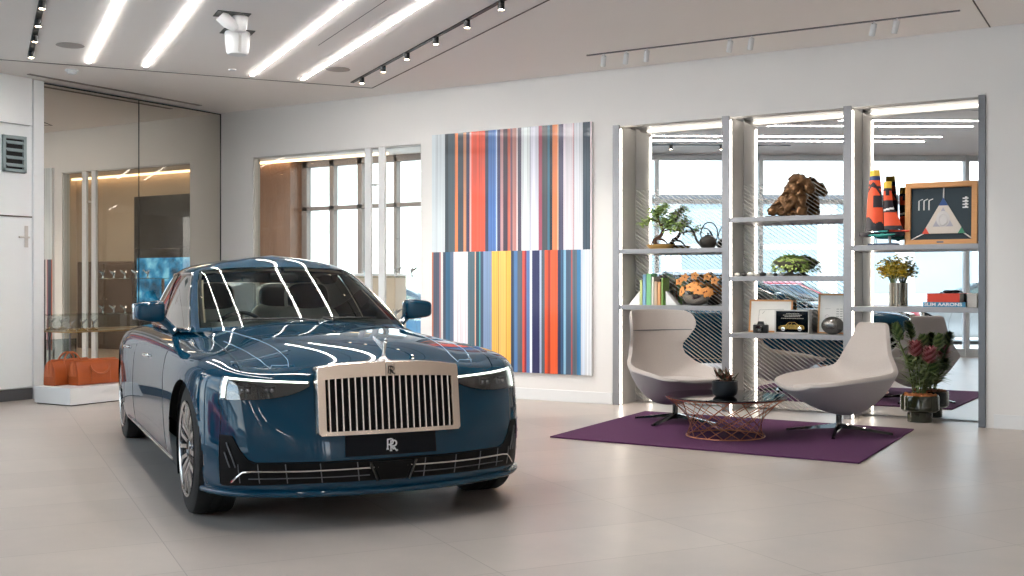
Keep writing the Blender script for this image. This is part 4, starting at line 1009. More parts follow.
def star_base(t, ang, r, h):
    mb = MB(); mb.lathe([(.03, .03), (.026, .06), (.024, h)], 20); build('stem', mb, M['blackgloss'], t)
    for k in range(4):
        a = ang+k*PI/2; d = Vector((math.cos(a), math.sin(a), 0)); n_ = Vector((-d.y, d.x, 0)); P = []
        for q, w_, z0, z1 in ((.0, .026, .045, .085), (.5, .021, .026, .050), (1, .015, .0, .018)):
            c = d*r*q; P.append([tuple(c+n_*w_+Vector((0,0,z0))), tuple(c-n_*w_+Vector((0,0,z0))), tuple(c-n_*w_*.7+Vector((0,0,z1))), tuple(c+n_*w_*.7+Vector((0,0,z1)))])
        mb = MB(); mb.grid(P, cv=True); k_ = len(mb.v); mb.f += [(0,1,2,3), (k_-4, k_-3, k_-2, k_-1)]; mb.m += [0, 0]; build('base_spoke', mb, M['blackgloss'], t, smooth=30)
CF = math.atan2(-.86, -.51)
ch = thing('lounge_chair', 'grey upholstered swivel lounge chair with tall narrow back, seen from its side', 'chair', (-2.55, -1.13, .014), CF, 'grey lounge chairs')
build_shell([(.535, .415, .20, .515, .445, .03, .022), (.45, .40, .32, .42, .465, .06, .03), (.28, .375, .385, .26, .49, .12, .035), (.08, .345, .41, .07, .51, .17, .04), (-.10, .33, .41, -.10, .525, .18, .045), (-.235, .37, .385, -.225, .54, .13, .045), (-.295, .47, .33, -.285, .575, .085, .04), (-.325, .62, .26, -.305, .68, .06, .035), (-.36, .78, .205, -.345, .80, .05, .032), (-.385, .91, .165, -.375, .915, .04, .028), (-.388, .94, .135, -.38, .94, .02, .015)], ch, M['fabric'], M['fabricd'])
mb = MB(); mb.ball((.11, 0, .375), (.29, .28, .045), 28, 12, sq=.6); o = build('seat_cushion', mb, M['fabric'], ch, smooth=180)
star_base(ch, math.atan2(.135, .857)-CF, .44, .26)
CF2 = math.atan2(-.551, .827)
ch = thing('lounge_chair', 'grey upholstered swivel armchair with high winged back, standing behind the copper table', 'chair', (-4.05, -1.15, .014), CF2, 'grey lounge chairs')
build_shell([(.46, .425, .26, .45, .435, .03, .022), (.38, .41, .35, .36, .45, .06, .03), (.22, .385, .375, .20, .475, .12, .035), (.02, .35, .385, .02, .50, .18, .04), (-.15, .335, .375, -.13, .525, .18, .045), (-.27, .38, .345, -.22, .56, .12, .045), (-.325, .50, .30, -.27, .61, .075, .04), (-.355, .64, .28, -.29, .70, .05, .035), (-.38, .76, .315, -.22, .79, .045, .032), (-.40, .88, .35, -.17, .885, .04, .03), (-.415, .98, .34, -.20, .975, .035, .03), (-.42, 1.035, .30, -.27, 1.02, .03, .02)], ch, M['fabric'], M['fabricd'], 3.2)
mb = MB(); mb.ball((.08, 0, .37), (.27, .26, .045), 28, 12, sq=.6); build('seat_cushion', mb, M['fabric'], ch, smooth=180)
mb = MB(); mb.tube([(-.392+.20*abs(v)**3.2+.004, .338*v, .835+.006*abs(v)**3) for v in np.linspace(-.97, .97, 41)], .0045, 6); build('head_seam', mb, M['greyd'], ch)
star_base(ch, math.atan2(-.081, .806)-CF2, .42, .24)

# copper wire table
tb = thing('coffee_table', 'round smoked glass coffee table on a copper wire hourglass base', 'table', (-3.31, -1.83, .014))
TH = .33
mb = MB(); mb.lathe([(.001, TH), (.505, TH), (.51, TH+.005), (.505, TH+.011), (.001, TH+.011)], 64); build('glass_top', mb, M['smoke'], tb, smooth=40)
for nm, r, z in (('bottom_ring', .325, .006), ('top_ring', .49, TH-.006)):
    mb = MB(); mb.tube([(r*math.cos(a), r*math.sin(a), z) for a in np.linspace(0, 2*PI, 65)[:-1]], .0055, 8, closed=True); build(nm, mb, M['copper'], tb)
for k in range(15):
    for sg in (1, -1):
        a = 2*PI*k/15; b = a+sg*R(78); mb = MB(); mb.tube([(.325*math.cos(a), .325*math.sin(a), .006), (.49*math.cos(b), .49*math.sin(b), TH-.006)], .0034, 6); build('wire', mb, M['copper'], tb)

def leaf(mb, base, d, L_, W, up=Vector((0, 0, 1)), bend=.2, mi=0, n=4):
    d = Vector(d).normalized(); s = d.cross(up); s = s.normalized() if s.length > 1e-4 else Vector((1, 0, 0)); nn = s.cross(d); P = []
    for i in range(n+1):
        q = i/n; w_ = W*math.sin(PI*min(1, .12+.88*q)) if q < 1 else .0005
        c = Vector(base)+d*L_*q-nn*bend*L_*q*q; P.append([tuple(c-s*w_), tuple(c+nn*w_*.25), tuple(c+s*w_)])
    mb.grid(P, mi=mi)
M['succ'] = mat('dark_succulent', '#4c4a38', .55, noise=.3, nscale=30); M['succ2'] = mat('reddish_succulent', '#7b4a3c', .55, noise=.25, nscale=30)
M['potblue'] = mat('black_blue_ceramic', '#11161d', .35, noise=.08)
t = thing('potted_succulent', 'small spiky reddish succulent in a dark pot on the glass table', 'plant', (-3.28, -1.92, .014+TH+.011))
mb = MB(); mb.lathe([(.075, 0), (.098, .02), (.108, .06), (.105, .13), (.097, .132), (.094, .115), (.001, .11)], 36); build('pot', mb, M['potblue'], t, smooth=40)
mb = MB(); rnd = random.Random(3)
for k in range(120):
    a = rnd.random()*2*PI; e = rnd.uniform(.05, 1.35); c = Vector((rnd.uniform(-.06, .06), rnd.uniform(-.06, .06), .12+rnd.uniform(0, .05)))
    leaf(mb, c, (math.cos(a)*math.cos(e), math.sin(a)*math.cos(e), math.sin(e)), rnd.uniform(.06, .10), .008, bend=.25, mi=rnd.choice((0, 0, 1)))
build('foliage', mb, [M['succ'], M['succ2']], t, smooth=60, recalc=False)

# proteas in the green two-tier pot
M['green'] = mat('green_glazed_ceramic', '#1e220d', .12, coat=.55, noise=.12, nscale=8)
t = thing('potted_plant', 'tall protea plant in a glossy dark green two-tier pot at the shelving', 'plant', (-2.14, .16, 0))
mb = MB(); mb.lathe([(.112, 0), (.112, .085), (.112, .09), (.15, .095), (.172, .115), (.172, .235), (.165, .25), (.155, .25), (.15, .235), (.001, .23)], 48); build('pot', mb, M['green'], t, smooth=40)
mb = MB(); mb.lathe([(.152, .232), (.14, .25), (.08, .262), (.001, .266)], 32); rnd = random.Random(5)
for k in range(60): a = rnd.random()*2*PI; r_ = rnd.uniform(.02, .14); mb.ball((r_*math.cos(a), r_*math.sin(a), .252), rnd.uniform(.008, .018), 6, 5)
build('bark_mulch', mb, mat('orange_bark', '#a8673c', .8, noise=.3, nscale=40), t)
stem = mat('plant_stem', '#5d6a3c', .6, noise=.2, nscale=30); pk2 = mat('deep_pink_bract', '#8a4448', .6, noise=.2, nscale=60); lfl = mat('light_green_bract', '#7d9058', .5, noise=.2, nscale=40); lf = mat('grey_green_leaf', '#75855a', .5, noise=.25, nscale=20); lfd = mat('dark_green_bract', '#4a6238', .5, noise=.25, nscale=40); pk = mat('pink_protea_bract', '#c4868a', .6, noise=.3, nscale=60)
rnd = random.Random(11)
heads = [(-.19, -.02, .80, .16, lfd, 'banksia_head'), (-.03, -.05, .66, .12, pk, 'protea_flower'), (.10, -.08, .60, .13, pk, 'protea_flower'), (.02, .03, .74, .11, lfd, 'banksia_head'), (.17, .0, .74, .12, lfd, 'banksia_head'), (-.09, .04, .55, .10, lfd, 'banksia_head'), (.13, -.03, .50, .10, lfd, 'banksia_head')]
for k, (x, y, z, h, m_, nm) in enumerate(heads):
    x0, y0 = x*.25, y*.25
    mb = MB(); mb.tube([(x0, y0, .25), (x*.55, y*.5, .25+(z-.25)*.55), (x*.95, y*.9, z-.06), (x, y, z)], [.008, .007, .006, .006], 8); s_ = build('stem', mb, stem, t)
    mb = MB(); tilt = Vector((x*.8, y*.5, .6)).normalized()
    rot = Vector((0, 0, 1)).rotation_difference(tilt).to_matrix()
    for q in range(90):
        f = (q+.5)/90; a = q*2.39996; rr = .034*math.sin(PI*min(1, .15+f*.85))**.6 if nm == 'banksia_head' else .042*(1-.35*f)*math.sin(PI*min(.75, .12+f*.6))
        c = Vector((rr*math.cos(a), rr*math.sin(a), h*f-.05)); d = Vector((math.cos(a)*.8, math.sin(a)*.8, .75+f))
        leaf(mb, Vector((x, y, z))+rot @ c, rot @ d, (.040 if nm == 'banksia_head' else .060), .012, bend=.35, mi=q % 2, n=3)
    mb2 = MB(); mb2.ball((0, 0, h*.45-.05), (.018, .018, h*.45), 12, 10); mb2.v = [tuple(Vector((x, y, z))+rot @ Vector(p)) for p in mb2.v]; mb.add(mb2.v, mb2.f)
    build(nm, mb, [m_, pk2 if nm == 'protea_flower' else lfl], s_, smooth=60, recalc=False)
mb = MB()
for k in range(190):
    hx = rnd.choice(heads); f = rnd.uniform(.15, .85); z = .25+(hx[2]-.25)*f; x, y = hx[0]*(.25+.7*f), hx[1]*(.25+.7*f); a = rnd.random()*2*PI; e = rnd.uniform(-.1, .8)
    leaf(mb, (x, y, z), (math.cos(a)*math.cos(e), math.sin(a)*math.cos(e)*.8, math.sin(e)), rnd.uniform(.09, .17), rnd.uniform(.011, .018), bend=rnd.uniform(.1, .4))
build('foliage', mb, lf, t, smooth=60, recalc=False)
# ------------------------------------------------------------------ lit shelving with mirrored backs
SH = thing('shelving_unit', 'grey metal built-in shelving with mirrored back and lit uprights', 'shelving', ((NX0+NX1)/2, .2, 0))
sx, sy = SH.location.x, SH.location.y
M['ledsoft'] = emis('soft_soffit_led', '#fff4e6', 4.5)
def sbox(nm, lo, hi, m, par=SH, bevel=0, smooth=35):
    mb = MB(); mb.box((lo[0]-sx, lo[1]-sy, lo[2]), (hi[0]-sx, hi[1]-sy, hi[2])); return build(nm, mb, m, par, bevel=bevel, smooth=smooth)
MY = NY-.004
UP = [(-5.248, -5.172), (-4.022, -3.944), (-2.805, -2.727), (-1.602, -1.542)]
for k, (a, b) in enumerate(UP):
    sbox('upright', (a, -.018, .0), (b, .009, NZ1+.012), M['shelfgrey'] if k < 3 else M['greyd'], bevel=.002)
    sbox('side_panel', (a+.002, .009, .0), (b-.002, MY, NZ1), M['grey'], smooth=0)  # lighter than the upright fronts: LED wash put into the panel colour
    if k < 3:
        sbox('light_strip', (b, .012, .01), (b+.010, .028, NZ1-.03), M['ledshelf'], smooth=0)
for k in range(3):
    a, b = UP[k][1], UP[k+1][0]
    sbox('mirror_panel', (a, MY, .012), (b, MY+.02, NZ1+.04), M['mirrorline'] if k < 2 else M['mirrorplain'], smooth=0)
    sbox('light_strip', (a+.02, T+.012, NZ1+.018), (b-.02, T+.024, NZ1+.028), M['ledsoft'], smooth=0)
    sbox('soffit', (a-.07, T, NZ1+.045), (b+.07, MY+.02, NZ1+.06), M['white'], smooth=0)
ZSH = {0: (1.66, 1.067), 1: (1.958, 1.368, .798), 2: (1.655, 1.077)}
for k, zs in ZSH.items():
    for z in zs: sbox('shelf', (UP[k][1], -.012, z-.048), (UP[k+1][0], MY-.001, z), M['shelfgrey'], bevel=.003)
S1a, S1b = 1.66, 1.067; S2a, S2b, S2c = 1.958, 1.368, .798; S3a, S3b = 1.655, 1.077

# bonsai
M['bark'] = mat('bonsai_bark', '#4d3526', .85, noise=.3, nscale=40, bump=.4, bscale=120); M['bleaf'] = mat('bonsai_leaf', '#b4cc78', .5, noise=.3, nscale=25); M['bleaf2'] = mat('bonsai_leaf_dark', '#86a552', .5, noise=.3, nscale=25)
t = thing('bonsai_tree', 'small leafy bonsai tree with bent trunk in a shallow tan tray', 'plant', (-4.78, .17, S1a))
mb = MB(); mb.lathe([(.11, 0), (.125, .012), (.15, .042), (.152, .05), (.14, .05), (.11, .035), (.001, .03)], 40, sx=1.0, sy=.62); build('tray', mb, mat('tan_ceramic', '#b78f52', .4, noise=.15, nscale=15), t, smooth=40)
mb = MB(); mb.ball((0, 0, .035), (.12, .07, .025), 20, 8); build('soil', mb, M['bark'], t, smooth=60)
def pathpts(pts, n=6):
    P = [Vector(p) for p in pts]; out = []; Q = [2*P[0]-P[1]]+P+[2*P[-1]-P[-2]]
    for i in range(len(P)-1):
        for k in range(n):
            f = k/n; a, b, c, d = Q[i:i+4]
            out.append(.5*((2*b)+(c-a)*f+(2*a-5*b+4*c-d)*f*f+(3*b-a-3*c+d)*f**3))
    return out+[P[-1]]
mb = MB(); tr = pathpts([(-.05, 0, .04), (-.06, 0, .10), (.0, .01, .14), (.03, 0, .20), (.0, 0, .27), (-.02, 0, .34), (.02, 0, .42)]); mb.tube(tr, [.026*(1-.8*i/len(tr)) for i in range(len(tr))], 8)
for pts in ([(-.04, 0, .11), (.03, 0, .10), (.09, 0, .05)], [(-.06, 0, .1), (-.10, .01, .07), (-.115, .01, .04)]): p_ = pathpts(pts); mb.tube(p_, [.014*(1-.6*i/len(p_)) for i in range(len(p_))], 6)
ends = []
for pts in ([(.01, 0, .18), (.09, -.02, .20), (.17, -.02, .205), (.24, -.02, .22)], [(.0, 0, .29), (-.09, 0, .31), (-.16, .0, .30), (-.2, 0, .26)], [(.0, 0, .25), (.07, .03, .30), (.12, .03, .33)], [(-.01, 0, .36), (-.07, -.02, .40)], [(.01, 0, .40), (.06, 0, .45)], [(.02, 0, .2), (.08, .05, .25), (.1, .06, .27)]):
    p_ = pathpts(pts); mb.tube(p_, [.010*(1-.7*i/len(p_)) for i in range(len(p_))], 6); ends.append(p_)
build('trunk', mb, M['bark'], t, smooth=60)
mb = MB(); rnd = random.Random(2)
for p_ in ends+[tr[22:]]:
    for k in range(110):
        c = p_[min(len(p_)-1, int(len(p_)*(.35+.65*rnd.random())))]+Vector((rnd.gauss(0, .028), rnd.gauss(0, .03), rnd.gauss(.008, .022)))
        a = rnd.random()*2*PI; leaf(mb, c, (math.cos(a), math.sin(a), rnd.uniform(-.5, .6)), rnd.uniform(.035, .055), .014, bend=.2, mi=rnd.choice((0, 0, 1)), n=3)
build('foliage', mb, [M['bleaf'], M['bleaf2']], t, smooth=60, recalc=False)
# kettle
t = thing('kettle', 'round black iron kettle with long thin spout and hoop handle', 'kettle', (-4.235, .15, S1a))
iron = mat('dark_cast_iron', '#35322f', .38, metal=.6, noise=.15, nscale=30)
mb = MB(); mb.lathe([(.05, 0), (.075, .012), (.092, .05), (.088, .085), (.06, .118), (.03, .128), (.001, .13)], 36); build('body', mb, iron, t, smooth=50)
mb = MB(); mb.lathe([(.034, .126), (.03, .136), (.008, .14), (.008, .150), (.014, .156), (.001, .164)], 20); build('lid', mb, iron, t, smooth=50)
mb = MB(); p_ = pathpts([(-.07, 0, .03), (-.12, 0, .08), (-.16, 0, .17), (-.20, 0, .225), (-.245, 0, .232)]); mb.tube(p_, [.016*(1-.7*i/len(p_)) for i in range(len(p_))], 8); build('spout', mb, iron, t, smooth=60)
mb = MB(); mb.tube(pathpts([(-.07, 0, .09), (-.078, 0, .17), (-.03, 0, .255), (.05, 0, .26), (.10, 0, .19), (.098, 0, .10), (.075, 0, .07)]), .006, 8); build('handle', mb, iron, t, smooth=60)
# upright books
BK = [(-4.985, .022, .265, 'c6d08a', 'thin yellow-green book at the far end of the upright row'), (-4.955, .034, .325, '7fa5c8', 'pale blue book between the yellow-green and green ones'), (-4.912, .052, .335, '7fc08b', 'thick light green book, tallest in the row'), (-4.852, .022, .30, 'eceae2', 'thin white book beside the thick green one'), (-4.822, .03, .25, 'cdb79c', 'beige book, shortest in the upright row'), (-4.785, .034, .245, 'd9a070', 'tan orange book leaning next to the flower bowl'), (-4.74, .016, .29, '8db765', 'thin leaf-green book at the flower end of the row')]
for x, w_, h, c, lab in BK:
    t = thing('book', lab, 'book', (x, .11, S1b), 0, 'books standing on the lower shelf behind the winged chair')
    cm = mat('book_cover', '#'+c, .5, noise=.04)
    mb = MB(); mb.box((0, 0, 0), (.003, .17, h)); mb.box((w_-.003, 0, 0), (w_, .17, h)); mb.box((0, 0, 0), (w_, .004, h)); build('cover', mb, cm, t, bevel=.001)
    mb = MB(); mb.box((.003, .004, .004), (w_-.003, .166, h-.004)); build('pages', mb, mat('paper', '#ece6d8', .8, noise=.03) if 'paper' not in bpy.data.materials else bpy.data.materials['paper'], t)
for k, (x, d) in enumerate(((-5.0, -1), (-4.70, 1))):
    mb = MB(); mb.prism([(0, 0), (d*.13, 0), (0, .15)], .0, .10, axis='y'); o = build('bookend', mb, M['white'], loc=(x, .13, S1b), bevel=.003); tag(o, ('white wedge bookend beside the yellow-green book' if d < 0 else 'white wedge bookend between the books and the orange flowers'), 'bookend')
# bowl of orange flowers
t = thing('flower_bowl', 'round silver bowl overflowing with orange orchid flowers', 'flowers', (-4.37, .16, S1b))
mb = MB(); mb.lathe([(.05, 0), (.10, .02), (.145, .08), (.15, .115), (.143, .115), (.13, .08), (.001, .06)], 36); build('bowl', mb, mat('silver_bowl', '#b9b2a8', .15, metal=.9, noise=.03), t, smooth=50)
rnd = random.Random(9); fo = mat('orange_petal', '#eda25c', .6, noise=.18, nscale=25); fc = mat('dark_centre', '#7c2f22', .6, noise=.2)
def flower(mb, c, d, r):
    d = Vector(d).normalized(); u = d.orthogonal().normalized(); v_ = d.cross(u)
    for k in range(5):
        a = 2*PI*k/5; e = (u*math.cos(a)+v_*math.sin(a)); leaf(mb, c, e+d*.35, r, r*.42, up=d, bend=.35, n=4)
    q = MB(); q.ball(Vector(c)+d*.006, r*.16, 8, 6, mi=1); mb.add(q.v, q.f, 1)
for k in range(26):
    a = rnd.random()*2*PI; e = rnd.uniform(.1, 1.4); d = Vector((math.cos(a)*math.cos(e), math.sin(a)*math.cos(e), math.sin(e))); c = Vector((d.x*.17, d.y*.11, .12+d.z*.11))
    mb = MB(); flower(mb, c, d+Vector((0, -.35, 0)), rnd.uniform(.045, .06)); build('blossom', mb, [fo, fc], t, smooth=60, recalc=False)
for k, (x, z) in enumerate(((-.13, .29), (-.02, .31), (.12, .30), (-.19, .25), (.2, .26))):
    mb = MB(); p_ = pathpts([(x*.2, .03, .08), (x*.6, .04, .2), (x, .02, z)]); mb.tube(p_, .004, 6); s_ = build('stem', mb, stem, t)
    mb = MB(); flower(mb, (x, .01, z), (x*.5, -1, .4), .05); build('blossom', mb, [fo, fc], s_, smooth=60, recalc=False)

# bronze sculpture: bent, draped rock-like figure
t = thing('bronze_sculpture', 'rough bronze sculpture like a bent draped form on the top shelf', 'sculpture', (-3.36, .18, S2a))
br = mat('patinated_bronze', '#6e5034', .38, metal=.5, noise=.75, nscale=16, bump=.9, bscale=35)
def blob(mb, pts, rad, n=14, seed=1, am=.05):
    rr = random.Random(seed); p_ = pathpts(pts, 8); k = len(p_); rs = [float(np.interp(i/(k-1), np.linspace(0, 1, len(rad)), rad)) for i in range(k)]
    o = len(mb.v); mb.tube(p_, rs, n)
    for i in range(o, len(mb.v)):
        v_ = Vector(mb.v[i]); f = math.sin(v_.x*55+seed)*math.cos(v_.z*48)+.7*math.sin(v_.y*70+v_.z*62)+.5*math.sin(v_.x*95+v_.z*80); mb.v[i] = tuple(v_+Vector((f*.4, f, f*.6))*am*.5)
mb = MB(); blob(mb, [(-.245, 0, .045), (-.20, -.01, .06), (-.13, -.02, .12), (-.06, -.01, .18), (.0, 0, .26), (.03, 0, .34), (.0, 0, .385), (-.02, 0, .40)], [.02, .05, .055, .065, .085, .09, .06, .01], 18, 1)
blob(mb, [(-.13, -.07, .04), (-.09, -.07, .05), (-.02, -.05, .11), (.03, -.02, .2), (.04, 0, .3)], [.02, .045, .055, .065, .05], 16, 2)
blob(mb, [(.0, 0, .33), (.08, 0, .35), (.15, 0, .31), (.20, 0, .25), (.215, 0, .23)], [.06, .065, .055, .04, .012], 16, 3)
blob(mb, [(.06, .0, .31), (.08, .0, .2), (.09, .0, .08), (.09, .0, .0)], [.05, .06, .06, .055], 16, 4); blob(mb, [(-.10, -.05, .03), (0, -.05, .03), (.08, -.02, .03)], [.03, .035, .03], 12, 5)
build('figure', mb, br, t, smooth=180, subsurf=1)
mb = MB(); mb.prism([(-.25, -.09), (.14, -.09), (.14, .07), (-.25, .07)], 0, .012); build('base', mb, iron, t, bevel=.002)
# pebbles in a row
rnd = random.Random(4); pm = [mat('white_pebble', '#dcd9d3', .5, noise=.08, nscale=20), mat('black_pebble', '#2b2a2b', .4, noise=.2, nscale=20)]
names = ['white', 'black', 'large white', 'small white', 'black oval', 'white flat', 'black small', 'white round', 'white end']
spots = [(-3.905, 0, .03), (-3.835, 1, .032), (-3.765, 0, .036), (-3.70, 0, .028), (-3.635, 1, .034), (-3.57, 0, .034), (-3.51, 1, .026), (-3.455, 0, .03)]
labs = ['white pebble beside the shelf upright, first of the row', 'black pebble second in the pebble row', 'white pebble third in the row, the largest', 'small white pebble fourth in the row', 'black pebble in the middle of the row, fifth', 'flat white pebble sixth in the row', 'small black pebble seventh in the row', 'white pebble closest to the moss bowl']
for (x, c, r_), lab in zip(spots, labs):
    mb = MB(); mb.ball((0, 0, r_*.62), (r_, r_*.8, r_*.62), 16, 10); mb.v = [(a+.004*math.sin(c_*60+x), b, c_) for a, b, c_ in mb.v]; o = build('pebble', mb, pm[c], smooth=180, loc=(x, .12, S2b)); tag(o, lab, 'pebble', 'pebbles on the middle shelf')
# moss bowl
t = thing('moss_bowl', 'footed dark bowl heaped with green moss beside the pebbles', 'plant', (-3.385, .20, S2b))
mb = MB(); mb.lathe([(.075, 0), (.07, .012), (.03, .03), (.03, .05), (.10, .085), (.165, .135), (.17, .15), (.16, .15), (.10, .10), (.001, .09)], 40); build('bowl', mb, mat('grey_stone_bowl', '#6b675f', .6, noise=.2, nscale=25), t, smooth=40)
mb = MB(); rnd = random.Random(6)
for k in range(620):
    a = rnd.random()*2*PI; q = math.sqrt(rnd.random()); x, y = .168*q*math.cos(a), .168*q*math.sin(a); z = .145+.045*(1-q*q)
    if q > .86: z -= rnd.uniform(0, .10)
    leaf(mb, (x, y, z), (math.cos(a)*q+rnd.gauss(0, .3), math.sin(a)*q+rnd.gauss(0, .3), .7-q*.8), rnd.uniform(.03, .05), .014, bend=.5, mi=rnd.choice((0, 1)), n=3)
build('moss', mb, [mat('moss_green', '#8ba653', .8, noise=.3, nscale=40), mat('moss_light', '#aebf70', .8, noise=.3, nscale=40)], t, smooth=60, recalc=False)
# lower middle shelf: frames, camera, boxed model, metal egg
def frame(lab, x, y, w_, h, tilt, fm, art_fn, z):
    t = thing('framed_print', lab, 'picture frame', (x, y, z)); t.rotation_euler = (R(-tilt), 0, 0)
    b_ = .016; mb = MB()
    for lo, hi in (((-w_/2, 0, 0), (-w_/2+b_, .018, h)), ((w_/2-b_, 0, 0), (w_/2, .018, h)), ((-w_/2, 0, 0), (w_/2, .018, b_)), ((-w_/2, 0, h-b_), (w_/2, .018, h))): mb.box(lo, hi)
    build('frame', mb, fm, t, bevel=.001)
    mb = MB(); mb.box((-w_/2+b_*.8, .008, b_*.8), (w_/2-b_*.8, .014, h-b_*.8)); build('paper', mb, mat('print_paper', '#eeece8', .6, noise=.02) if 'print_paper' not in bpy.data.materials else bpy.data.materials['print_paper'], t, smooth=0)
    mb = MB(); art_fn(mb); build('drawing', mb, mat('pencil_grey', '#8d8c8c', .7, noise=.1) if 'pencil_grey' not in bpy.data.materials else bpy.data.materials['pencil_grey'], t, smooth=0)
    return t
def art1(mb):
    for a, b in (((-.12, .23), (.13, .24)), ((-.12, .23), (-.13, .08)), ((-.09, .19), (-.06, .22)), ((.13, .24), (.14, .16))): mb.tube([(a[0], .0078, a[1]), (b[0], .0078, b[1])], .0016, 4)
def art2(mb):
    for c in range(3):
        for r_ in range(7): mb.box((.02+c*.036, .0076, .10+r_*.024), (.046+c*.036, .008, .106+r_*.024))
    mb.tube([(-.07+.02*math.cos(a), .0078, .17+.02*math.sin(a)) for a in np.linspace(0, 2*PI, 13)[:-1]], .001, 4, closed=True); mb.tube([(-.09, .0078, .25), (-.04, .0078, .25)], .001, 4)
frame('wide oak-framed white print with a thin outline, behind the black camera', -3.63, .30, .45, .335, 8, M['oak'], art1, S2c)
frame('thin-framed white print with grey rows of text, behind the metal egg', -2.985, .30, .32, .40, 8, M['oak'], art2, S2c)
t = thing('camera', 'small black camera with round lens on the low shelf', 'camera', (-3.655, .10, S2c))
mb = MB(); mb.box((-.075, -.025, 0), (.075, .025, .085)); build('body', mb, M['dark'], t, bevel=.008)
mb = MB(); mb.prism([(-.035, .084), (.035, .084), (.024, .118), (-.024, .118)], -.02, .02, axis='y'); build('viewfinder', mb, M['dark'], t, bevel=.004)
mb = MB(); mb.lathe([(.034, -.025), (.036, -.06), (.033, -.075), (.028, -.07), (.001, -.062)], 28, (.0, 0, .045), axis='y'); build('lens', mb, M['blackgloss'], t)
for x, r_ in ((.05, .011), (-.055, .014)):
    mb = MB(); mb.lathe([(r_, .085), (r_, .098), (.001, .098)], 14, (x, 0, 0)); build('dial', mb, M['grey'], t)
t = thing('boxed_model_car', 'black display box with a golden model saloon pictured on its front', 'box', (-3.36, .16, S2c))
mb = MB(); mb.box((-.175, 0, 0), (.175, .10, .232)); build('box', mb, mat('silver_card', '#c9c7c4', .35, noise=.03), t, bevel=.003)
mb = MB(); mb.box((-.158, -.002, .012), (.165, 0, .222)); build('front_panel', mb, M['blackgloss'], t, smooth=0)
mb = MB()
for z, a, b in ((.196, -.055, .075), (.182, -.085, .10), (.168, -.07, .085), (.15, -.105, .125)): 
    x = a
    while x < b: w_ = random.uniform(.008, .02); mb.box((x, -.003, z-.0028), (min(b, x+w_), -.002, z+.0028)); x += w_+.005
build('lettering', mb, mat('silver_print', '#b9b6b0', .5, noise=.02), t, smooth=0)
gc = MB(); prof = [(-.13, .045), (-.128, .068), (-.10, .078), (-.055, .084), (-.03, .112), (.035, .114), (.07, .088), (.118, .082), (.128, .07), (.132, .045), (.105, .042), (-.10, .042)]
gc.prism([(x, z) for x, z in prof], -.012, -.002, axis='y'); cg = build('golden_car', gc, M['gold'], t, bevel=.003)
for x in (-.083, .085):
    mb = MB(); mb.lathe([(.001, -.016), (.016, -.016), (.021, -.014), (.021, -.003)], 20, (x, 0, .044), axis='y'); build('wheel', mb, M['alu'], cg)
mb = MB(); mb.prism([(-.045, .088), (-.025, .107), (.0, .108), (.0, .088)], -.0135, -.012, axis='y'); mb.prism([(.006, .088), (.006, .108), (.032, .108), (.055, .09)], -.0135, -.012, axis='y'); build('window', mb, M['blackgloss'], cg, smooth=0)
mb = MB(); mb.ball((0, 0, .088), (.108, .085, .088), 32, 20); o = build('metal_egg', mb, mat('brushed_gunmetal', '#6f6d6b', .25, metal=.9, noise=.08, nscale=10), smooth=180, loc=(-2.945, .13, S2c)); tag(o, 'smooth dark metal egg-shaped ball on the low shelf', 'ornament')

# model sailing boat with two orange and black sails
t = thing('model_sailboat', 'model racing sailboat with two orange-black sails and yellow tips', 'model boat', (-2.46, .095, S3a))
orange = mat('orange_sail', '#e2552f', .5, noise=.06); black = mat('black_sail_print', '#25232a', .5, noise=.1); yel = mat('yellow_sail_tip', '#e8c24a', .5, noise=.05); teal = mat('teal_hull_part', '#2b8b86', .4, noise=.1); redh = mat('red_bow', '#d5482f', .4, noise=.05)
mb = MB(); mb.box((-.13, -.06, 0), (.14, .06, .018)); build('stand', mb, mat('dark_blue_base', '#3a3f5c', .4, noise=.05), t, bevel=.002)
for x in (-.07, .06):
    mb = MB(); mb.tube([(x, -.03, .018), (x, -.03, .10)], .004, 6); mb.tube([(x, .03, .018), (x, .03, .10)], .004, 6); build('prop', mb, M['grey'], t)
mb = MB(); P = []
for x in np.linspace(-.22, .20, 15):
    e = max(.02, 1-((x-.0)/.23)**4); P.append([(x, -.03*e, .115+.012), (x, -.022*e, .10-.006*e), (x, 0, .095-.012*e), (x, .022*e, .10-.006*e), (x, .03*e, .115+.012)])
mb.grid(P, cv=True); hull = build('hull', mb, black, t, smooth=50)
mb = MB(); mb.tube([(.06, 0, .125), (.24, 0, .132)], [.022, .008], 8); build('bow', mb, redh, hull)
for y in (-.085, .085):
    mb = MB(); p_ = pathpts([(-.12, y, .095), (0, y, .088), (.13, y, .10)]); mb.tube(p_, [.004+.012*math.sin(PI*i/(len(p_)-1)) for i in range(len(p_))], 8); build('outrigger', mb, teal, t, smooth=60)
mb = MB()
for x in (-.07, .05): mb.box((x-.006, -.085, .10), (x+.006, .085, .108))
build('crossbeam', mb, teal, t)
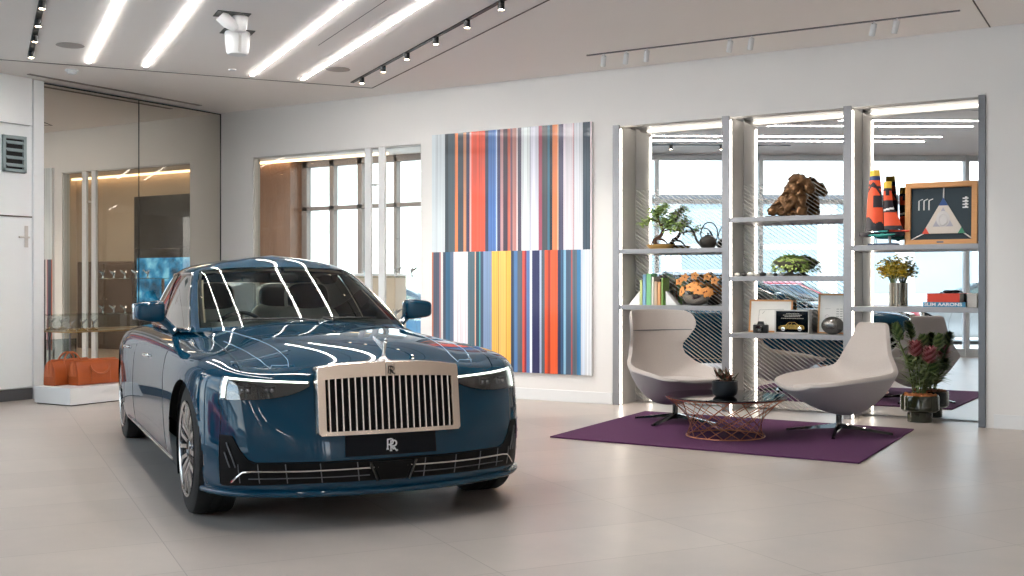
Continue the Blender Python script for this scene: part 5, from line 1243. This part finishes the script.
def sail(nm, prof_l, prof_r, bands, par):
    """curved sail; profiles give left and right edge x at height z; bands = coloured patches"""
    zs = np.linspace(prof_l[0][1], prof_l[-1][1], 73); mb = MB(); P = []
    for z in zs:
        xl = np.interp(z, [p[1] for p in prof_l], [p[0] for p in prof_l]); xr = np.interp(z, [p[1] for p in prof_r], [p[0] for p in prof_r])
        P.append([(xl+(xr-xl)*f, par[1]-.028*math.sin(PI*f), z) for f in np.linspace(0, 1, 31)])
    n = len(P); m_ = 31; o = 0
    vs = [p for r_ in P for p in r_]; fs = []; mi = []
    for i in range(n-1):
        for j in range(m_-1):
            fs.append((i*m_+j, i*m_+j+1, (i+1)*m_+j+1, (i+1)*m_+j)); mi.append(bands(j/(m_-1.), i/(n-1.)))
    for f, k in zip(fs, mi): mb.f.append(f); mb.m.append(k)
    mb.v = list(vs); back = [(x, y+.003, z) for x, y, z in vs]; b = len(mb.v); mb.v += back
    for f, k in zip(fs, mi): mb.f.append(tuple(q+b for q in f)); mb.m.append(k)
    return build(nm, mb, [orange, black, yel, mat('navy_band', '#2c3f6c', .5, noise=.05) if 'navy_band' not in bpy.data.materials else bpy.data.materials['navy_band'], M['white']], t, smooth=180, recalc=False)
def b1(u, v):
    if v > .90: return 2
    if v > .82: return 3
    if v < .10+.12*(1-u)+.03*math.sin(u*9): return 1
    if .38 < v < .58 and u > .42: return 1
    if abs(v-.66-.10*math.sin(u*4)) < .035 or abs(v-.75+.05*u) < .02: return 1
    return 0
def b2(u, v):
    if v > .86: return 2
    if v > .80: return 1
    if .70 < v and u > .3 and u < .75: return 1
    if .36 < v < .60: return 4 if abs(v-.40-.04*u) < .02 else 1
    if v < .07: return 1
    return 0
sail('mainsail', [(-.165, .135), (-.15, .30), (-.135, .52), (-.12, .66), (-.115, .715)], [(.005, .135), (.0, .30), (-.01, .5), (-.025, .66), (-.03, .72)], b1, (0, -.01))
sail('jib', [(.015, .145), (.012, .3), (.01, .5), (.012, .58), (.018, .60)], [(.19, .145), (.145, .27), (.10, .36), (.085, .5), (.085, .61)], b2, (0, -.03))
mb = MB(); mb.tube([(.004, 0, .12), (-.005, 0, .66)], .004, 8); build('mast', mb, M['dark'], t)
mb = MB(); mb.ball((0, -.02, .09), (.028, .03, .03), 12, 8); mb.box((-.03, -.06, .125), (.05, .05, .14)); build('cockpit', mb, teal, t)
# shadow box with triangular sail piece
t = thing('shadow_box', 'oak shadow-box frame holding a pale triangular panel on dark blue', 'picture frame', (-1.955, .13, S3a)); t.rotation_euler = (R(-4), 0, 0)
W_, H_ = .635, .585; b_ = .048; mb = MB()
for lo, hi in (((-W_/2, 0, 0), (-W_/2+b_, .06, H_)), ((W_/2-b_, 0, 0), (W_/2, .06, H_)), ((-W_/2+b_, 0, 0), (W_/2-b_, .06, b_)), ((-W_/2+b_, 0, H_-b_), (W_/2-b_, .06, H_))): mb.box(lo, hi)
build('frame', mb, M['oak'], t, bevel=.002)
mb = MB(); mb.box((-W_/2+b_, .045, b_), (W_/2-b_, .055, H_-b_)); build('backing', mb, mat('dark_teal_board', '#1f323c', .5, noise=.08), t, smooth=0)
mb = MB(); ap, lb, rb = (.02, .44), (-.165, .105), (.215, .105); mb.prism([ap, lb, rb], .02, .03, axis='y'); tri = build('triangle_panel', mb, mat('pale_sailcloth', '#cfc6bd', .6, noise=.05), t, bevel=.004)
def tcorner(a, b, c, f=.22): return [a, (a[0]+(b[0]-a[0])*f, a[1]+(b[1]-a[1])*f), (a[0]+(c[0]-a[0])*f, a[1]+(c[1]-a[1])*f)]
for nm, q, m_ in (('blue_corner', tcorner(ap, lb, rb), mat('blue_corner', '#2f4f86', .5, noise=.05)), ('red_corner', tcorner(lb, ap, rb, .17), redh), ('green_corner', tcorner(rb, ap, lb, .17), mat('green_corner', '#3f8a6a', .5, noise=.05))):
    mb = MB(); mb.prism(q, .0185, .0305, axis='y'); build(nm, mb, m_, tri, smooth=0)
mb = MB(); mb.prism([(.02, .35), (-.07, .17), (.11, .17)], .018, .021, axis='y'); ip = build('inner_panel', mb, mat('lilac_grey', '#a8a6b4', .5, noise=.08), tri, smooth=0)
mb = MB(); mb.lathe([(.001, .0165), (.055, .0165), (.06, .018)], 32, (.02, 0, .24), axis='y', sy=1.25); mb.tube([(.02+.035*math.cos(a), .0155, .235+.05*math.sin(a)) for a in np.linspace(0, 2*PI, 25)[:-1]], .004, 6, closed=True); build('emblem', mb, mat('emblem_grey', '#c9c6c6', .4, noise=.06), ip, smooth=50)
for a, b in (((.02, .43), (.02, .535)), ((-.15, .11), (-.265, .052)), ((.2, .11), (.265, .06))):
    mb = MB(); mb.tube([(a[0], .03, a[1]), (b[0], .04, b[1])], .006, 6); build('cord', mb, M['white'], t)
mb = MB()
for k in range(3):
    mb.tube([(-.20+.045*k, .043, .33+.0*k), (-.20+.045*k, .043, .42)], .006, 4); mb.tube([(-.20+.045*k, .043, .42), (-.165+.045*k, .043, .435)], .004, 4)
build('lettering', mb, M['white'], t, smooth=0); mb = MB()
for k in range(4):
    mb.box((.185+.0*k, .042, .34+k*.028), (.235, .0445, .352+k*.028)); mb.box((.205, .042, .352+k*.028), (.225, .0445, .362+k*.028))
build('lettering', mb, M['white'], t, smooth=0)
mb = MB(); mb.box((-.03, -.002, .016), (.03, 0, .032)); build('name_plate', mb, M['greyd'], t)
# ribbed vase with yellow sprays
t = thing('vase', 'slim ribbed metal vase of yellow flower sprays on the lower shelf', 'vase', (-2.385, .20, S3b))
mb = MB(); P = []
for z in np.linspace(0, .225, 4):
    P.append([((.040+.0035*math.cos(a*18))*math.cos(a), (.040+.0035*math.cos(a*18))*math.sin(a), z) for a in np.linspace(0, 2*PI, 109)[:-1]])
mb.grid(P, cv=True); mb.f.append(tuple(range(108))); mb.m.append(0); build('vase_body', mb, mat('ribbed_pewter', '#a39a8c', .2, metal=.85, noise=.05), t, smooth=50)
yf = mat('yellow_blossom', '#f2cd3a', .6, noise=.25, nscale=30); yf2 = mat('pale_yellow_blossom', '#f6e07a', .6, noise=.2, nscale=30); rnd = random.Random(8)
for k in range(22):
    a = rnd.uniform(0, 2*PI); sp_ = rnd.uniform(.04, .19); zt_ = rnd.uniform(.30, .47); e = (sp_*math.cos(a), sp_*math.sin(a)*.7, zt_)
    p_ = pathpts([(0, 0, .12), (e[0]*.35, e[1]*.35, .28), e]); mb = MB(); mb.tube(p_, .0028, 5); s_ = build('spray_stem', mb, stem, t)
    mb = MB()
    for j in range(40):
        c = p_[rnd.randint(len(p_)*2//3, len(p_)-1)]+Vector((rnd.gauss(0, .020), rnd.gauss(0, .018), rnd.gauss(0, .024))); q = rnd.random()*2*PI
        leaf(mb, c, (math.cos(q), math.sin(q), rnd.uniform(-.3, .9)), rnd.uniform(.026, .042), .015, bend=.2, mi=rnd.choice((0, 1)), n=3)
    build('blossom_spray', mb, [yf, yf2], s_, smooth=60, recalc=False)
# stack of books with the lettered spine
def flatbook(nm, lab, x0, x1, z0, z1, c, y0=.08, y1=.33, txt=None):
    t = thing('book', lab, 'book', ((x0+x1)/2, (y0+y1)/2, z0), 0, 'books lying in a stack on the lower shelf')
    w_ = (x1-x0)/2; d = (y1-y0)/2; h = z1-z0
    mb = MB(); mb.box((-w_, -d, 0), (w_, d, .004)); mb.box((-w_, -d, h-.004), (w_, d, h)); mb.box((-w_, -d, 0), (w_, -d+.005, h)); build('cover', mb, mat('book_cover', '#'+c, .42, noise=.03), t, bevel=.0015)
    mb = MB(); mb.box((-w_+.006, -d+.005, .004), (w_-.006, d-.004, h-.004)); build('pages', mb, bpy.data.materials['paper'], t)
    if txt:
        mb = text_mesh(txt, h*.92, .0006, .0012); mb.v = [(x*1.28, z, y) for x, y, z in mb.v]; mb.v = [(x-.01, -d-.0008-y*.2, z+h*.5) for x, y, z in mb.v]; build('spine_title', mb, M['white'], t, smooth=0)
    return t
flatbook('a', 'blue book with a white lettered spine, bottom of the flat stack', -2.095, -1.725, S3b, S3b+.045, '3f86ad', txt='SLIM AARONS')
flatbook('b', 'thick red book lying on the blue lettered one', -2.06, -1.775, S3b+.046, S3b+.125, 'd23c22')
t = thing('card_box', 'small pale grey box standing at the end of the red and blue books', 'box', (-1.675, .22, S3b)); mb = MB(); mb.box((-.045, -.09, 0), (.04, .09, .105)); build('box', mb, mat('pale_grey_card', '#c2bdb8', .5, noise=.04), t, bevel=.002); mb = MB(); mb.box((-.048, -.093, .105), (.043, .093, .125)); build('lid', mb, bpy.data.materials['pale_grey_card'], t, bevel=.002)
mb = MB(); mb.ball((0, 0, .015), (.045, .03, .015), 14, 8, sq=.7); mb.tube(pathpts([(-.07, 0, .004), (-.03, 0, .012), (.05, .0, .012), (.07, 0, .004)]), .005, 6); o = build('sunglasses_case', mb, M['dark'], loc=(-1.90, .22, S3b+.126), smooth=60); tag(o, 'small dark flat case lying on the red book', 'case')
# ------------------------------------------------------------------ outside: parked cars and a building (seen in the mirrors and through the glass)
def repaint(o, swap):
    for sl in o.material_slots:
        if sl.material and sl.material.name in swap: m_ = swap[sl.material.name]; sl.link = 'OBJECT'; sl.material = m_
    for c in o.children: repaint(c, swap)
SKIP = ('coach_line', 'monogram', 'front_badge', 'hood_ornament', 'intake_grid', 'wiper', 'frit_band', 'pillar_lining', 'sill_seam', 'sill_trim', 'bumper_seam', 'hood_seam', 'dial')
def copy_car(lab, loc, rz, col):
    c = car.copy(); COL.objects.link(c); c['label'] = lab; c.location = loc; c.rotation_euler = (0, 0, rz)
    for ch in list(car.children):
        if ch.name.split('.')[0] in SKIP: continue
        k = ch.copy(); COL.objects.link(k); k.parent = c
        for g in list(ch.children):
            if g.name.split('.')[0] in SKIP: continue
            h = g.copy(); COL.objects.link(h); h.parent = k
    repaint(c, {'petrol_blue_paint': col}); return c
def pt(u, v): p = HD*u+HN*v; return (p.x, p.y, -.08)
copy_car('dark red sedan parked outside the window wall, mirrored behind the middle shelves', pt(.6, -13.6), R(-33), mat('dark_red_paint', '#9a1826', .3, metal=.2, coat=.8, noise=.04))
copy_car('silver grey sedan parked outside the window wall, mirrored behind the yellow flowers', pt(5.4, -16.2), R(147), mat('silver_paint', '#a9adb0', .3, metal=.6, coat=.8, noise=.04))
copy_car('blue sedan parked beyond the glazed opening behind the parked showroom car', (-14.6, 8.4, -.08), R(10), mat('mid_blue_paint', '#3f7fa8', .3, metal=.3, coat=.8, noise=.04))
bm = mat('pale_office_cladding', '#e2e5e6', .6, noise=.04, nscale=.5); bg_ = mat('blue_office_glass', '#9fb2bc', .2, metal=.2, noise=.15, nscale=.6)
def office(lab, u, v, L_, Dp, Hh, fl):
    p = pt(u, v); t = thing('office_building', lab, 'building', p, R(-33))
    mb = MB(); mb.box((-L_/2, -Dp, 0), (L_/2, 0, Hh)); build('body', mb, bm, t, smooth=0)
    mb = MB(); mb.box((-L_/2-.2, -Dp-.2, Hh), (L_/2+.2, .2, Hh+.35)); build('roof', mb, M['greyd'], t, smooth=0)
    for k in range(fl):
        z = 1.0+k*(Hh-.6)/fl; n_ = int(L_/3.2)
        for i in range(n_):
            x = -L_/2+(i+.5)*L_/n_; mb = MB(); mb.box((x-1.25, -.05, z), (x+1.25, .04, z+1.9)); build('window', mb, bg_, t, smooth=0)
office('pale office block with blue windows across the forecourt, mirrored behind the shelves', 2, -38, 34, 10, 4.9, 2)
# ------------------------------------------------------------------ light, sky, camera
w = bpy.data.worlds.new('sky'); SC.world = w; w.use_nodes = True
nt = w.node_tree; nt.nodes.clear(); N = nt.nodes.new; L = nt.links.new
tc = N('ShaderNodeTexCoord'); sp = N('ShaderNodeSeparateXYZ'); L(tc.outputs['Generated'], sp.inputs[0])
gr = N('ShaderNodeValToRGB'); e = gr.color_ramp.elements
e[0].position = .0; e[0].color = lin('#eef1f2'); e[1].position = .75; e[1].color = lin('#7fa9d2')
mid = gr.color_ramp.elements.new(.25); mid.color = lin('#c3d7ea')
L(sp.outputs['Z'], gr.inputs[0])
mp = N('ShaderNodeMapping'); mp.inputs['Scale'].default_value = (1, 1, 2.6); L(tc.outputs['Generated'], mp.inputs[0])
n = N('ShaderNodeTexNoise'); n.inputs['Scale'].default_value = 3.1; n.inputs['Detail'].default_value = 7; n.inputs['Roughness'].default_value = .58; L(mp.outputs[0], n.inputs['Vector'])
cr = N('ShaderNodeValToRGB'); cr.color_ramp.elements[0].position = .44; cr.color_ramp.elements[1].position = .62
L(n.outputs['Fac'], cr.inputs[0])
n2 = N('ShaderNodeTexNoise'); n2.inputs['Scale'].default_value = 6; n2.inputs['Detail'].default_value = 5; L(mp.outputs[0], n2.inputs['Vector'])
cc2 = N('ShaderNodeValToRGB'); cc2.color_ramp.elements[0].color = lin('#b4bac2'); cc2.color_ramp.elements[1].color = lin('#ffffff'); cc2.color_ramp.elements[0].position = .35; cc2.color_ramp.elements[1].position = .6
L(n2.outputs['Fac'], cc2.inputs[0])
mx = N('ShaderNodeMix'); mx.data_type = 'RGBA'; L(cr.outputs[0], mx.inputs['Factor']); L(gr.outputs[0], mx.inputs['A']); L(cc2.outputs[0], mx.inputs['B'])
bg = N('ShaderNodeBackground'); bg.inputs['Strength'].default_value = SKY; L(mx.outputs['Result'], bg.inputs['Color'])
o = N('ShaderNodeOutputWorld'); L(bg.outputs[0], o.inputs[0])

sun = bpy.data.lights.new('sun_light', 'SUN'); sun.energy = SUN; sun.angle = R(2); sun.color = (1, .95, .88)
so = bpy.data.objects.new('sun_light', sun); COL.objects.link(so); so.rotation_euler = Vector((-.30, -.55, -1.0)).to_track_quat('-Z', 'Y').to_euler()
for x, y in ((-4.2, 2.6), (-7.0, 2.8), (-11.5, 2.4)):  # unseen warm area lights added to lift the lounge
    l = bpy.data.lights.new('lounge_lamp', 'AREA'); l.energy = 34; l.color = (1, .88, .74); l.size = .6
    ob = bpy.data.objects.new('lounge_lamp', l); COL.objects.link(ob); ob.location = (x, y, CH-.12)
# light of the ceiling spots
for k, (x, y, tx, ty, e_) in enumerate(((-7.2, -1.4, -6.9, -.2, 60), (-5.95, -2.24, -6.2, 0, 60), (-4.75, -3.0, -3.6, -1.6, 45), (-3.6, -.75, -3.4, 0, 40), (-2.3, -.75, -2.3, -.2, 40), (-4.7, -.75, -4.6, -.1, 40))):
    l = bpy.data.lights.new('spot_lamp', 'SPOT'); l.energy = e_*SPOTK; l.color = (1, .92, .82); l.spot_size = R(70); l.spot_blend = .8; l.shadow_soft_size = .03
    ob = bpy.data.objects.new('spot_lamp', l); COL.objects.link(ob); ob.location = (x, y, CH-.09)
    ob.rotation_euler = (Vector((tx, ty, .6))-ob.location).to_track_quat('-Z', 'Y').to_euler()

cam = bpy.data.cameras.new('camera'); cam.sensor_width = 36; cam.lens = 1110/1024*36; cam.shift_y = -3/1024; cam.clip_start = .02
co = bpy.data.objects.new('camera', cam); COL.objects.link(co); co.location = (0, -10.72, 1.28)
co.rotation_euler = (R(90), 0, R(31.3)); SC.camera = co
vs = SC.view_settings; SC.display_settings.display_device = 'sRGB'; vs.view_transform = 'Standard'; vs.look = 'None'; vs.exposure = EXPO; vs.gamma = 1; vs.use_curve_mapping = False
cy = SC.cycles
cy.max_bounces = 14; cy.diffuse_bounces = 5; cy.glossy_bounces = 8; cy.transmission_bounces = 8; cy.transparent_max_bounces = 16
cy.caustics_reflective = False; cy.caustics_refractive = False; cy.sample_clamp_indirect = 6; cy.use_denoising = True
